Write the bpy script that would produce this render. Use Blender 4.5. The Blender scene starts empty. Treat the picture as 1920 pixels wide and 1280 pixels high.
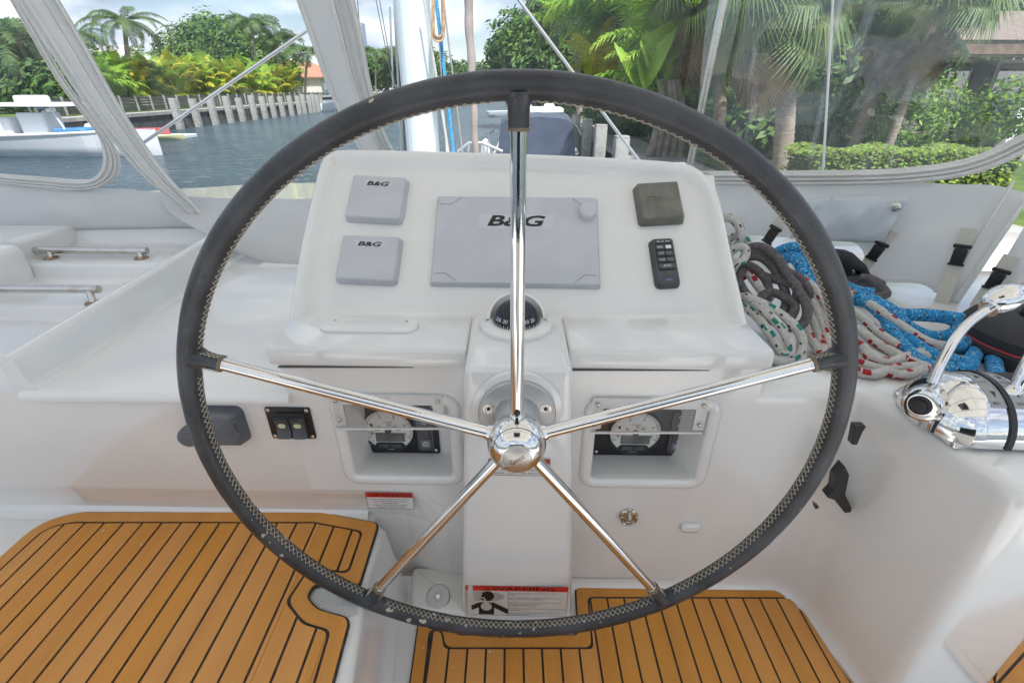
import bpy, bmesh, math, random
import numpy as np
from math import sin, cos, tan, pi, radians, atan2, sqrt
from mathutils import Vector, Matrix
R = random.Random(7)
V = Vector
C = bpy.context.scene.collection
SC = bpy.context.scene

# ------------------------------------------------------------------ camera
CAMZ = 1.015
PITCH = radians(27.8)
FPX = 900.0
cd = bpy.data.cameras.new('camera'); cam = bpy.data.objects.new('camera', cd); C.objects.link(cam)
cam.location = (0, 0, CAMZ); cam.rotation_euler = (radians(90) - PITCH, 0, 0)
cd.sensor_width = 36.0; cd.lens = FPX / 1920 * 36; cd.clip_start = .01; cd.clip_end = 3000
SC.camera = cam

# ------------------------------------------------------------------ sky and sun
SUN_EL, SUN_ROT = radians(60), radians(157)       # rotation: clockwise from +Y; high and behind
w = bpy.data.worlds.new('World'); SC.world = w; w.use_nodes = True
nt = w.node_tree; nt.nodes.clear()
def N(nt, t, **k):
    n = nt.nodes.new(t)
    for a, b in k.items(): setattr(n, a, b)
    return n
out = N(nt, 'ShaderNodeOutputWorld'); bg = N(nt, 'ShaderNodeBackground'); bg.inputs[1].default_value = .095
sky = N(nt, 'ShaderNodeTexSky', sky_type='NISHITA'); sky.sun_disc = False
sky.sun_elevation = SUN_EL; sky.sun_rotation = SUN_ROT; sky.dust_density = 1.0
tc = N(nt, 'ShaderNodeTexCoord'); mp = N(nt, 'ShaderNodeMapping'); mp.inputs['Scale'].default_value = (1, 1, 2.6)
mp.inputs['Location'].default_value = (3.1, 1.2, .4)
nz = N(nt, 'ShaderNodeTexNoise'); nz.inputs['Scale'].default_value = 3.4; nz.inputs['Detail'].default_value = 9; nz.inputs['Roughness'].default_value = .55
rp = N(nt, 'ShaderNodeValToRGB'); rp.color_ramp.elements[0].position = .38; rp.color_ramp.elements[1].position = .58
nz2 = N(nt, 'ShaderNodeTexNoise'); nz2.inputs['Scale'].default_value = 5.5; nz2.inputs['Detail'].default_value = 8
rp2 = N(nt, 'ShaderNodeValToRGB'); rp2.color_ramp.elements[0].position = .40; rp2.color_ramp.elements[1].position = .60
rp2.color_ramp.elements[0].color = (3.3, 4.1, 5.2, 1); rp2.color_ramp.elements[1].color = (7.9, 8.0, 8.1, 1)
mx = N(nt, 'ShaderNodeMix', data_type='RGBA')
L = nt.links.new
L(tc.outputs['Generated'], mp.inputs[0]); L(mp.outputs[0], nz.inputs['Vector']); L(mp.outputs[0], nz2.inputs['Vector'])
L(nz.outputs['Fac'], rp.inputs[0]); L(nz2.outputs['Fac'], rp2.inputs[0])
L(rp.outputs[0], mx.inputs[0]); L(sky.outputs[0], mx.inputs[6]); L(rp2.outputs[0], mx.inputs[7])
L(mx.outputs[2], bg.inputs[0]); L(bg.outputs[0], out.inputs[0])
sl = bpy.data.lights.new('sun', 'SUN'); sl.energy = 4.6; sl.angle = radians(3); sl.color = (1, .975, .94)
so = bpy.data.objects.new('sun', sl); C.objects.link(so)
sd = V((sin(SUN_ROT) * cos(SUN_EL), cos(SUN_ROT) * cos(SUN_EL), sin(SUN_EL)))
so.rotation_euler = sd.to_track_quat('Z', 'Y').to_euler(); so.location = (0, 0, 30)
SC.view_settings.view_transform = 'Standard'; SC.view_settings.look = 'None'
SC.view_settings.exposure = 0.85; SC.view_settings.gamma = 1; SC.view_settings.use_curve_mapping = False
SC.cycles.max_bounces = 10; SC.cycles.transparent_max_bounces = 24; SC.cycles.use_denoising = True

# ------------------------------------------------------------------ measuring: photo pixel -> point of a real plane
def ray(px, py):
    dx, dy = (px - 960) / FPX, (py - 640) / FPX
    return V((dx, cos(PITCH) - dy * sin(PITCH), -sin(PITCH) - dy * cos(PITCH)))
def hit(px, py, o, n):
    r = ray(px, py); c = V((0, 0, CAMZ)); o = V(o); n = V(n)
    return c + r * ((o - c).dot(n) / r.dot(n))
def PY(px, py, Y): return hit(px, py, (0, Y, 0), (0, 1, 0))
def PZ(px, py, z): return hit(px, py, (0, 0, z), (0, 0, 1))

# ------------------------------------------------------------------ materials
def mat(name, col, rough=.5, metal=0, col2=None, nscale=20, bump=0, bscale=200, coat=0, spec=.5, detail=4, lo=.4, hi=.6, btex='noise', stretch=None, trans=0):
    m = bpy.data.materials.new(name); m.use_nodes = True
    t = m.node_tree; p = t.nodes['Principled BSDF']; l = t.links.new
    p.inputs['Base Color'].default_value = (*col, 1); p.inputs['Roughness'].default_value = rough
    p.inputs['Metallic'].default_value = metal; p.inputs['Coat Weight'].default_value = coat
    p.inputs['Specular IOR Level'].default_value = spec; p.inputs['Transmission Weight'].default_value = trans
    tc = N(t, 'ShaderNodeTexCoord'); mp = N(t, 'ShaderNodeMapping'); l(tc.outputs['Object'], mp.inputs[0])
    if stretch: mp.inputs['Scale'].default_value = stretch
    if col2:
        n = N(t, 'ShaderNodeTexNoise'); n.inputs['Scale'].default_value = nscale; n.inputs['Detail'].default_value = detail
        r = N(t, 'ShaderNodeValToRGB'); r.color_ramp.elements[0].position = lo; r.color_ramp.elements[1].position = hi
        r.color_ramp.elements[0].color = (*col, 1); r.color_ramp.elements[1].color = (*col2, 1)
        l(mp.outputs[0], n.inputs['Vector']); l(n.outputs['Fac'], r.inputs[0]); l(r.outputs[0], p.inputs['Base Color'])
    if bump:
        if btex == 'noise': b = N(t, 'ShaderNodeTexNoise'); b.inputs['Detail'].default_value = 5; o = 'Fac'
        else: b = N(t, 'ShaderNodeTexVoronoi', feature='DISTANCE_TO_EDGE'); o = 'Distance'
        b.inputs['Scale'].default_value = bscale
        bb = N(t, 'ShaderNodeBump'); bb.inputs['Strength'].default_value = bump; bb.inputs['Distance'].default_value = .01
        l(mp.outputs[0], b.inputs['Vector']); l(b.outputs[o], bb.inputs['Height']); l(bb.outputs[0], p.inputs['Normal'])
    return m
gel = mat('gelcoat', (.725, .722, .705), .22, col2=(.765, .758, .74), nscale=3, coat=.7, bump=.012, bscale=9)
gelw = mat('gelcoat_warm', (.745, .73, .705), .28, col2=(.775, .76, .735), nscale=4, coat=.6, bump=.012, bscale=8)
def wear(m, s0=2.2):
    t = m.node_tree; l = t.links.new; p = t.nodes['Principled BSDF']; tc = N(t, 'ShaderNodeTexCoord')
    n = N(t, 'ShaderNodeTexNoise'); n.inputs['Scale'].default_value = s0 * 3; n.inputs['Detail'].default_value = 8; n.inputs['Roughness'].default_value = .65; l(tc.outputs['Object'], n.inputs['Vector'])
    mr = N(t, 'ShaderNodeMapRange'); mr.inputs[1].default_value = .35; mr.inputs[2].default_value = .68; mr.inputs[3].default_value = .10; mr.inputs[4].default_value = .18; l(n.outputs['Fac'], mr.inputs[0]); l(mr.outputs[0], p.inputs['Roughness'])
    # faint grime patches, fine scuffs and specks
    g = N(t, 'ShaderNodeTexNoise'); g.inputs['Scale'].default_value = 5; g.inputs['Detail'].default_value = 10; g.inputs['Roughness'].default_value = .7; l(tc.outputs['Object'], g.inputs['Vector'])
    gr = N(t, 'ShaderNodeMapRange'); gr.inputs[1].default_value = .52; gr.inputs[2].default_value = .78; gr.inputs[3].default_value = 0; gr.inputs[4].default_value = .07; l(g.outputs['Fac'], gr.inputs[0])
    sp = N(t, 'ShaderNodeTexNoise'); sp.inputs['Scale'].default_value = 95; sp.inputs['Detail'].default_value = 1; l(tc.outputs['Object'], sp.inputs['Vector'])
    sr = N(t, 'ShaderNodeMapRange'); sr.inputs[1].default_value = .815; sr.inputs[2].default_value = .835; sr.inputs[3].default_value = 0; sr.inputs[4].default_value = .3; l(sp.outputs['Fac'], sr.inputs[0])
    ad = N(t, 'ShaderNodeMath', operation='MAXIMUM'); l(gr.outputs[0], ad.inputs[0]); l(sr.outputs[0], ad.inputs[1])
    mx = N(t, 'ShaderNodeMix', data_type='RGBA'); l(ad.outputs[0], mx.inputs[0]); l(p.inputs['Base Color'].links[0].from_socket, mx.inputs[6]); mx.inputs[7].default_value = (.50, .46, .39, 1); l(mx.outputs[2], p.inputs['Base Color'])
wear(gel); wear(gelw, 1.7)
nonskid = mat('nonskid', (.66, .66, .63), .6, bump=.6, bscale=400, btex='v')
cover_m = mat('cover_plastic', (.50, .507, .54), .42, col2=(.535, .54, .575), nscale=12, bump=.08, bscale=900)
olive = mat('olive_plastic', (.135, .135, .11), .5, col2=(.17, .17, .14), nscale=40, bump=.15, bscale=700)
chrome = mat('chrome', (.74, .73, .715), .055, 1, bump=.012, bscale=60)
steel = mat('stainless', (.6, .58, .54), .22, 1, col2=(.5, .42, .33), nscale=30, lo=.5, hi=.75)
alu = mat('grey_aluminium', (.45, .46, .47), .4, .6, bump=.05, bscale=500)
blackp = mat('black_plastic', (.012, .012, .014), .35, bump=.1, bscale=800)
blackm = mat('black_matte', (.02, .02, .022), .6, bump=.2, bscale=600)
dkgrey = mat('dark_grey_plastic', (.06, .065, .072), .5, col2=(.085, .09, .1), nscale=30, bump=.15, bscale=700)
rubber = mat('worn_grey_plastic', (.10, .11, .125), .5, col2=(.13, .14, .155), nscale=20, bump=.1, bscale=500)
canvas = mat('white_canvas', (.78, .785, .79), .8, col2=(.82, .82, .815), nscale=5, bump=.25, bscale=14, spec=.3)
def translucent(m, f):
    t = m.node_tree; p = t.nodes['Principled BSDF']; o = t.nodes['Material Output']; tr = N(t, 'ShaderNodeBsdfTranslucent'); mx = N(t, 'ShaderNodeMixShader'); mx.inputs[0].default_value = f
    if p.inputs['Base Color'].links: t.links.new(p.inputs['Base Color'].links[0].from_socket, tr.inputs[0])
    else: tr.inputs[0].default_value = p.inputs['Base Color'].default_value
    t.links.new(p.outputs[0], mx.inputs[1]); t.links.new(tr.outputs[0], mx.inputs[2]); t.links.new(mx.outputs[0], o.inputs[0]); return m
translucent(canvas, .50)
canvas2 = mat('canvas_binding', (.70, .69, .67), .75, col2=(.64, .63, .60), nscale=9, bump=.3, bscale=90)
pocket = mat('canvas_pocket', (.52, .56, .60), .55, col2=(.56, .60, .635), nscale=5, bump=.2, bscale=9)
strapm = mat('strap_webbing', (.62, .6, .52), .8, bump=.4, bscale=600)
teak = mat('teak', (.66, .295, .062), .55, col2=(.54, .225, .044), nscale=18, bump=.25, bscale=260, stretch=(1, .06, 1), detail=8, lo=.3, hi=.75)
def teak_fx():
    t = teak.node_tree; l = t.links.new; p = t.nodes['Principled BSDF']; oi = N(t, 'ShaderNodeObjectInfo'); tc = N(t, 'ShaderNodeTexCoord')
    hs = N(t, 'ShaderNodeHueSaturation'); mr = N(t, 'ShaderNodeMapRange'); mr.inputs[3].default_value = .95; mr.inputs[4].default_value = 1.05; l(oi.outputs['Random'], mr.inputs[0]); l(mr.outputs[0], hs.inputs['Value'])
    ms = N(t, 'ShaderNodeMapRange'); ms.inputs[3].default_value = 1.04; ms.inputs[4].default_value = .97; l(oi.outputs['Random'], ms.inputs[0]); l(ms.outputs[0], hs.inputs['Saturation'])
    l(p.inputs['Base Color'].links[0].from_socket, hs.inputs['Color'])
    g = N(t, 'ShaderNodeTexNoise'); g.inputs['Scale'].default_value = 7; g.inputs['Detail'].default_value = 9; g.inputs['Roughness'].default_value = .7; l(tc.outputs['Object'], g.inputs['Vector'])
    gr = N(t, 'ShaderNodeMapRange'); gr.inputs[1].default_value = .48; gr.inputs[2].default_value = .75; gr.inputs[3].default_value = 0; gr.inputs[4].default_value = .22; l(g.outputs['Fac'], gr.inputs[0])
    mx = N(t, 'ShaderNodeMix', data_type='RGBA'); l(gr.outputs[0], mx.inputs[0]); l(hs.outputs[0], mx.inputs[6]); mx.inputs[7].default_value = (.56, .32, .11, 1)
    sp = N(t, 'ShaderNodeTexNoise'); sp.inputs['Scale'].default_value = 110; sp.inputs['Detail'].default_value = 1; l(tc.outputs['Object'], sp.inputs['Vector'])
    sr = N(t, 'ShaderNodeMapRange'); sr.inputs[1].default_value = .80; sr.inputs[2].default_value = .82; l(sp.outputs['Fac'], sr.inputs[0])
    m2 = N(t, 'ShaderNodeMix', data_type='RGBA'); l(sr.outputs[0], m2.inputs[0]); l(mx.outputs[2], m2.inputs[6]); m2.inputs[7].default_value = (.62, .58, .5, 1); l(m2.outputs[2], p.inputs['Base Color'])
teak_fx()
caulk = mat('black_caulk', (.012, .011, .011), .5, col2=(.03, .03, .03), nscale=60)
white_paint = mat('white_paint', (.78, .78, .78), .3, col2=(.7, .71, .73), nscale=1.5)
mastm = mat('mast_paint', (.62, .69, .74), .35, .1, col2=(.68, .74, .78), nscale=3)
labelw = mat('label_white', (.66, .64, .63), .4, col2=(.7, .68, .66), nscale=40)
labelr = mat('label_red', (.62, .025, .012), .4, col2=(.7, .035, .02), nscale=40)
ink = mat('black_ink', (.01, .01, .01), .4); inkw = mat('white_ink', (.75, .75, .75), .4)
inkg = mat('green_ink', (.12, .5, .35), .4); inkr = mat('red_ink', (.5, .03, .03), .4); thread = mat('cream_thread', (.55, .49, .38), .8, col2=(.42, .37, .28), nscale=120)
dial = mat('dial_white', (.68, .68, .65), .4, col2=(.7, .7, .67), nscale=9)
lcd = mat('lcd_grey', (.10, .11, .10), .12, col2=(.16, .17, .15), nscale=30)
domem = mat('compass_glass', (.006, .010, .018), .03, spec=.45)
gold = mat('glow_dot', (.62, .62, .42), .4)
# leather with cracks and chipped spots
leather = mat('leather', (.024, .026, .031), .33, col2=(.046, .050, .058), nscale=14, spec=.55)
def leather_fx():
    t = leather.node_tree; l = t.links.new; p = t.nodes['Principled BSDF']
    tc = N(t, 'ShaderNodeTexCoord')
    v = N(t, 'ShaderNodeTexVoronoi', feature='DISTANCE_TO_EDGE'); v.inputs['Scale'].default_value = 300
    dn = N(t, 'ShaderNodeTexNoise'); dn.inputs['Scale'].default_value = 40
    add = N(t, 'ShaderNodeMixRGB', blend_type='ADD'); add.inputs[0].default_value = .04
    l(tc.outputs['Object'], add.inputs[1]); l(tc.outputs['Object'], dn.inputs['Vector']); l(dn.outputs['Color'], add.inputs[2]); l(add.outputs[0], v.inputs['Vector'])
    r = N(t, 'ShaderNodeValToRGB'); r.color_ramp.elements[0].position = 0; r.color_ramp.elements[1].position = .07
    l(v.outputs['Distance'], r.inputs[0])
    b = N(t, 'ShaderNodeBump'); b.inputs['Strength'].default_value = .35; b.inputs['Distance'].default_value = .003
    l(r.outputs[0], b.inputs['Height']); l(b.outputs[0], p.inputs['Normal'])
    # chips: small noise islands, denser low on the port side
    n = N(t, 'ShaderNodeTexNoise'); n.inputs['Scale'].default_value = 62; n.inputs['Detail'].default_value = 2.5
    n2 = N(t, 'ShaderNodeTexNoise'); n2.inputs['Scale'].default_value = 9; n2.inputs['Detail'].default_value = 1
    l(tc.outputs['Object'], n.inputs['Vector']); l(tc.outputs['Object'], n2.inputs['Vector'])
    sx = N(t, 'ShaderNodeSeparateXYZ'); l(tc.outputs['Object'], sx.inputs[0])
    m1 = N(t, 'ShaderNodeMath', operation='MULTIPLY_ADD'); m1.inputs[1].default_value = -.10; m1.inputs[2].default_value = 0.0; l(sx.outputs['Z'], m1.inputs[0])
    m2 = N(t, 'ShaderNodeMath', operation='MULTIPLY_ADD'); m2.inputs[1].default_value = -.05; l(sx.outputs['X'], m2.inputs[0]); l(m1.outputs[0], m2.inputs[2])
    m3 = N(t, 'ShaderNodeMath', operation='MULTIPLY_ADD'); m3.inputs[1].default_value = .16; l(n2.outputs['Fac'], m3.inputs[0]); l(m2.outputs[0], m3.inputs[2])
    m4 = N(t, 'ShaderNodeMath', operation='ADD'); l(n.outputs['Fac'], m4.inputs[0]); l(m3.outputs[0], m4.inputs[1])
    rr = N(t, 'ShaderNodeValToRGB'); rr.color_ramp.elements[0].position = .79; rr.color_ramp.elements[1].position = .80
    l(m4.outputs[0], rr.inputs[0])
    mixc = N(t, 'ShaderNodeMix', data_type='RGBA'); l(rr.outputs[0], mixc.inputs[0])
    src = p.inputs['Base Color'].links[0].from_socket; l(src, mixc.inputs[6]); mixc.inputs[7].default_value = (.46, .42, .33, 1)
    l(mixc.outputs[2], p.inputs['Base Color'])
leather_fx()
def clear_mat(name, tint, gloss, rough, bump=0, bscale=4, haze=0, streak=False, dist=.01):
    m = bpy.data.materials.new(name); m.use_nodes = True; t = m.node_tree; t.nodes.clear(); l = t.links.new
    o = N(t, 'ShaderNodeOutputMaterial'); tr = N(t, 'ShaderNodeBsdfTransparent'); tr.inputs[0].default_value = (*tint, 1)
    g = N(t, 'ShaderNodeBsdfGlossy'); g.inputs['Roughness'].default_value = rough
    mixn = N(t, 'ShaderNodeMixShader'); fr = N(t, 'ShaderNodeLayerWeight'); fr.inputs[0].default_value = .3
    ma = N(t, 'ShaderNodeMath', operation='MULTIPLY_ADD'); ma.inputs[1].default_value = gloss; ma.inputs[2].default_value = gloss * .35
    l(fr.outputs['Facing'], ma.inputs[0]); l(ma.outputs[0], mixn.inputs[0]); l(tr.outputs[0], mixn.inputs[1]); l(g.outputs[0], mixn.inputs[2])
    last = mixn
    tc = N(t, 'ShaderNodeTexCoord'); mp = N(t, 'ShaderNodeMapping'); l(tc.outputs['Object'], mp.inputs[0])
    if streak: mp.inputs['Scale'].default_value = (1, 1, .16); mp.inputs['Rotation'].default_value = (0, .55, 0)
    if bump:
        n = N(t, 'ShaderNodeTexNoise'); n.inputs['Scale'].default_value = bscale; n.inputs['Detail'].default_value = 1.5
        b = N(t, 'ShaderNodeBump'); b.inputs['Strength'].default_value = bump; b.inputs['Distance'].default_value = dist
        l(mp.outputs[0], n.inputs['Vector']); l(n.outputs['Fac'], b.inputs['Height']); l(b.outputs[0], g.inputs['Normal'])
    if haze:
        d = N(t, 'ShaderNodeBsdfDiffuse'); d.inputs[0].default_value = (.75, .8, .86, 1); d2 = N(t, 'ShaderNodeBsdfTranslucent'); d2.inputs[0].default_value = (.75, .8, .86, 1)
        a = N(t, 'ShaderNodeMixShader'); l(d.outputs[0], a.inputs[1]); l(d2.outputs[0], a.inputs[2])
        n = N(t, 'ShaderNodeTexNoise'); n.inputs['Scale'].default_value = 3.5; n.inputs['Detail'].default_value = 6; l(mp.outputs[0], n.inputs['Vector'])
        mm = N(t, 'ShaderNodeMath', operation='MULTIPLY'); mm.inputs[1].default_value = haze * 2; l(n.outputs['Fac'], mm.inputs[0])
        if streak:   # crease whitening; the pale streaks also paint in glare
            n3 = N(t, 'ShaderNodeTexNoise'); n3.inputs['Scale'].default_value = 9; n3.inputs['Detail'].default_value = 3; n3.inputs['Distortion'].default_value = .8; l(mp.outputs[0], n3.inputs['Vector'])
            r3 = N(t, 'ShaderNodeMapRange'); r3.inputs[1].default_value = .56; r3.inputs[2].default_value = .74; r3.inputs[3].default_value = 0; r3.inputs[4].default_value = .50; l(n3.outputs['Fac'], r3.inputs[0])
            m3 = N(t, 'ShaderNodeMath', operation='ADD'); l(mm.outputs[0], m3.inputs[0]); l(r3.outputs[0], m3.inputs[1]); mm = m3
        mx2 = N(t, 'ShaderNodeMixShader'); l(mm.outputs[0], mx2.inputs[0]); l(mixn.outputs[0], mx2.inputs[1]); l(a.outputs[0], mx2.inputs[2]); last = mx2
    l(last.outputs[0], o.inputs[0]); return m
vinyl = clear_mat('clear_vinyl', (.93, .95, .96), .10, .03, .35, 3.0, haze=.022)
vinylr = clear_mat('clear_vinyl_wrinkled', (.95, .96, .965), .34, .02, .9, 6.5, haze=.05, streak=True, dist=.022)
acryl = clear_mat('clear_acrylic', (.96, .96, .96), .07, .03, haze=.008)
acedge = mat('acrylic_edge', (.7, .72, .7), .15, coat=1)
glassm = clear_mat('window_glass', (.35, .4, .42), .8, .02)

# ------------------------------------------------------------------ mesh building
WLOC = {}
class MB:
    def __init__(s): s.v = []; s.f = []; s.m = []
    def add(s, vs, fs, mi=0):
        o = len(s.v); s.v += [tuple(x) for x in vs]
        for f in fs: s.f.append([i + o for i in f]); s.m.append(mi)
        return s
    def poly(s, pts, mi=0): return s.add(pts, [list(range(len(pts)))], mi)
    def box(s, c, sz, rot=None, mi=0):
        c = V(c); h = V(sz) / 2; vs = []
        for a in (-1, 1):
            for b in (-1, 1):
                for d in (-1, 1):
                    p = V((a * h.x, b * h.y, d * h.z))
                    if rot is not None: p = rot @ p
                    vs.append(c + p)
        return s.add(vs, [(0, 1, 3, 2), (4, 6, 7, 5), (0, 4, 5, 1), (2, 3, 7, 6), (0, 2, 6, 4), (1, 5, 7, 3)], mi)
    def beam(s, a, b, w_, h_, mi=0, up=(0, 0, 1)):
        a, b = V(a), V(b); d = (b - a); ln = d.length; d.normalize(); u = V(up)
        if abs(d.dot(u)) > .98: u = V((0, 1, 0))
        x = d.cross(u).normalized(); y = x.cross(d)
        return s.box((a + b) / 2, (w_, ln, h_), Matrix((x, d, y)).transposed(), mi)
    def loft(s, rings, close=True, cap0=False, cap1=False, mi=0):
        n = len(rings[0]); o = len(s.v)
        for r in rings: s.v += [tuple(p) for p in r]
        for i in range(len(rings) - 1):
            for j in range(n if close else n - 1):
                a = o + i * n + j; b = o + i * n + (j + 1) % n
                s.f.append([a, b, b + n, a + n]); s.m.append(mi)
        if cap0: s.f.append([o + j for j in range(n)][::-1]); s.m.append(mi)
        if cap1: s.f.append([o + (len(rings) - 1) * n + j for j in range(n)]); s.m.append(mi)
        return s
    def tube(s, pts, r, seg=10, closed=False, cap=True, mi=0, pick=None, flat=1.0):
        pts = [V(p) for p in pts]; n = len(pts); rr = r if isinstance(r, (list, tuple)) else [r] * n
        T = []
        for i in range(n):
            a = pts[(i - 1) % n] if (closed or i > 0) else pts[0]; b = pts[(i + 1) % n] if (closed or i < n - 1) else pts[-1]
            T.append((b - a).normalized())
        u = T[0].orthogonal().normalized(); o = len(s.v)
        for i in range(n):
            u = (u - T[i] * u.dot(T[i]));
            if u.length < 1e-6: u = T[i].orthogonal()
            u.normalize(); w_ = T[i].cross(u)
            for k in range(seg):
                a = 2 * pi * k / seg; s.v.append(tuple(pts[i] + (u * cos(a) + w_ * sin(a) * flat) * rr[i]))
        m = n if closed else n - 1
        for i in range(m):
            for k in range(seg):
                a = o + i * seg + k; b = o + i * seg + (k + 1) % seg; j = (i + 1) % n
                s.f.append([a, b, o + j * seg + (k + 1) % seg, o + j * seg + k]); s.m.append(pick(i, k) if pick else mi)
        if cap and not closed:
            s.f.append([o + k for k in range(seg)][::-1]); s.m.append(mi); s.f.append([o + (n - 1) * seg + k for k in range(seg)]); s.m.append(mi)
        return s
    def lathe(s, prof, o, ax, seg=32, mi=0):      # prof: (radius, height along ax)
        o = V(o); ax = V(ax).normalized(); u = ax.orthogonal().normalized(); w_ = ax.cross(u)
        rings = [[o + ax * h + (u * cos(2 * pi * k / seg) + w_ * sin(2 * pi * k / seg)) * max(r, 1e-5) for k in range(seg)] for r, h in prof]
        return s.loft(rings, True, True, True, mi)
    def plate(s, o, U, W, Nn, w_, h_, d, r=.004, bev=.0012, mi=0, seg=5, taper=0, base=0):   # rounded-corner slab centred on o, rising along Nn
        o, U, W, Nn = V(o), V(U).normalized(), V(W).normalized(), V(Nn).normalized()
        def ring(ins, hh):
            rs = []; r_ = max(r - ins, .0003); a_, b_ = w_ / 2 - ins - r_, h_ / 2 - ins - r_
            for cx, cy, a0 in ((a_, b_, 0), (-a_, b_, pi / 2), (-a_, -b_, pi), (a_, -b_, 3 * pi / 2)):
                for k in range(seg + 1):
                    t = a0 + pi / 2 * k / seg; rs.append(o + U * (cx + r_ * cos(t)) + W * (cy + r_ * sin(t)) + Nn * hh)
            return rs
        rings = [ring(base, 0), ring(taper, d - bev)] + [ring(taper + bev * (1 - cos(t)), d - bev * (1 - sin(t))) for t in (pi / 6, pi / 3, pi / 2)]
        return s.loft(rings, True, True, True, mi)
    def bmesh_fix(s, me):
        b = bmesh.new(); b.from_mesh(me); bmesh.ops.recalc_face_normals(b, faces=b.faces); b.to_mesh(me); b.free()
    def build(s, name, mats, parent=None, smooth=True, ang=40, fix=True, bevel=0, bseg=2, **tagk):
        me = bpy.data.meshes.new(name)
        if parent is not None: off = WLOC[parent.name]
        else:
            a = np.array(s.v); off = V(((a[:, 0].min() + a[:, 0].max()) / 2, (a[:, 1].min() + a[:, 1].max()) / 2, a[:, 2].min()))
        me.from_pydata([(x - off[0], y - off[1], z - off[2]) for x, y, z in s.v], [], s.f)
        if not isinstance(mats, (list, tuple)): mats = [mats]
        for m_ in mats: me.materials.append(m_)
        if len(mats) > 1: me.polygons.foreach_set('material_index', s.m)
        if bevel:
            b = bmesh.new(); b.from_mesh(me); bmesh.ops.remove_doubles(b, verts=b.verts, dist=1e-5); bmesh.ops.recalc_face_normals(b, faces=b.faces)
            es = [e for e in b.edges if len(e.link_faces) == 2 and e.calc_face_angle(0) > .35]
            bmesh.ops.bevel(b, geom=es, offset=bevel, segments=bseg, affect='EDGES', profile=.5, clamp_overlap=True); b.to_mesh(me); b.free()
        elif fix: s.bmesh_fix(me)
        if smooth:
            me.polygons.foreach_set('use_smooth', [len(p.vertices) <= 8 for p in me.polygons]); me.set_sharp_from_angle(angle=radians(ang))
        me.update()
        return link(name, me, parent, off, **tagk)
def link(name, me, parent=None, off=None, label=None, cat=None, group=None, kind=None):
    o = bpy.data.objects.new(name, me); C.objects.link(o)
    if parent is not None: o.parent = parent; WLOC[o.name] = WLOC[parent.name]
    else: o.location = off if off is not None else (0, 0, 0); WLOC[o.name] = V(o.location)
    tag(o, label, cat, group, kind); return o
def tag(o, label=None, cat=None, group=None, kind=None):
    if label: o['label'] = label
    if cat: o['category'] = cat
    if group: o['group'] = group
    if kind: o['kind'] = kind
def thing(name, label, cat, loc, group=None):
    o = bpy.data.objects.new(name, None); C.objects.link(o); o.location = loc; o.empty_display_size = .05
    WLOC[o.name] = V(loc); tag(o, label, cat, group); return o
def crom(pts, n=8, closed=False):
    P_ = [V(p) for p in pts]; out_ = []; m = len(P_)
    for i in range(m if closed else m - 1):
        g = lambda k: P_[k % m] if closed else P_[min(max(k, 0), m - 1)]
        a, b, c, d = g(i - 1), g(i), g(i + 1), g(i + 2)
        for k in range(n):
            t = k / n
            out_.append(.5 * ((2 * b) + (-a + c) * t + (2 * a - 5 * b + 4 * c - d) * t * t + (-a + 3 * b - 3 * c + d) * t ** 3))
    if not closed: out_.append(P_[-1])
    return out_
def resample(pts, n):
    pts = [V(p) for p in pts]; d = [0]
    for i in range(1, len(pts)): d.append(d[-1] + (pts[i] - pts[i - 1]).length)
    o = []; j = 0
    for k in range(n):
        t = d[-1] * k / (n - 1)
        while j < len(d) - 2 and d[j + 1] < t: j += 1
        f = (t - d[j]) / max(d[j + 1] - d[j], 1e-9); o.append(pts[j].lerp(pts[j + 1], min(max(f, 0), 1)))
    return o
def text(body, o, U, W, width, height, m, name, parent, shear=0, thick=.0003, off=0):   # text fitted to a box centred on o
    cu = bpy.data.curves.new('t', 'FONT'); cu.body = body; cu.resolution_u = 3; cu.shear = shear; cu.offset = off
    ob = bpy.data.objects.new('t', cu); C.objects.link(ob)
    me0 = bpy.data.meshes.new_from_object(ob); n = len(me0.vertices); a = np.empty(n * 3); me0.vertices.foreach_get('co', a); a = a.reshape(-1, 3)
    fs = [list(p.vertices) for p in me0.polygons]
    bpy.data.objects.remove(ob); bpy.data.curves.remove(cu); bpy.data.meshes.remove(me0)
    mn, mxx = a.min(0), a.max(0); c = (mn + mxx) / 2; s = (mxx - mn)
    U, W = V(U).normalized(), V(W).normalized(); Nn = U.cross(W); sx = width / s[0]; sy = (height / s[1]) if height else sx
    b = MB(); b.add([V(o) + U * ((q[0] - c[0]) * sx) + W * ((q[1] - c[1]) * sy) + Nn * thick for q in a], fs)
    return b.build(name, m, parent, smooth=False, fix=False)
def ribbon(b, A, B_, n=40, k=6, bulge=0, nrm=(0, -1, 0), mi=0, ridges=0, thick=.004):  # surface between two curves, with a back side
    A, B_ = resample(A, n), resample(B_, n); nrm = V(nrm)
    def row(i, back):
        o = []
        for j in range(k + 1):
            t = j / k; p = A[i].lerp(B_[i], t)
            hgt = bulge * sin(pi * t) + (ridges * (.5 + .5 * cos(t * 2 * pi * 4)) if ridges else 0)
            o.append(p + nrm * (hgt if not back else hgt - thick))
        return o
    rings = [row(i, False) + row(i, True)[::-1] for i in range(n)]
    return b.loft(rings, True, True, True, mi)

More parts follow.
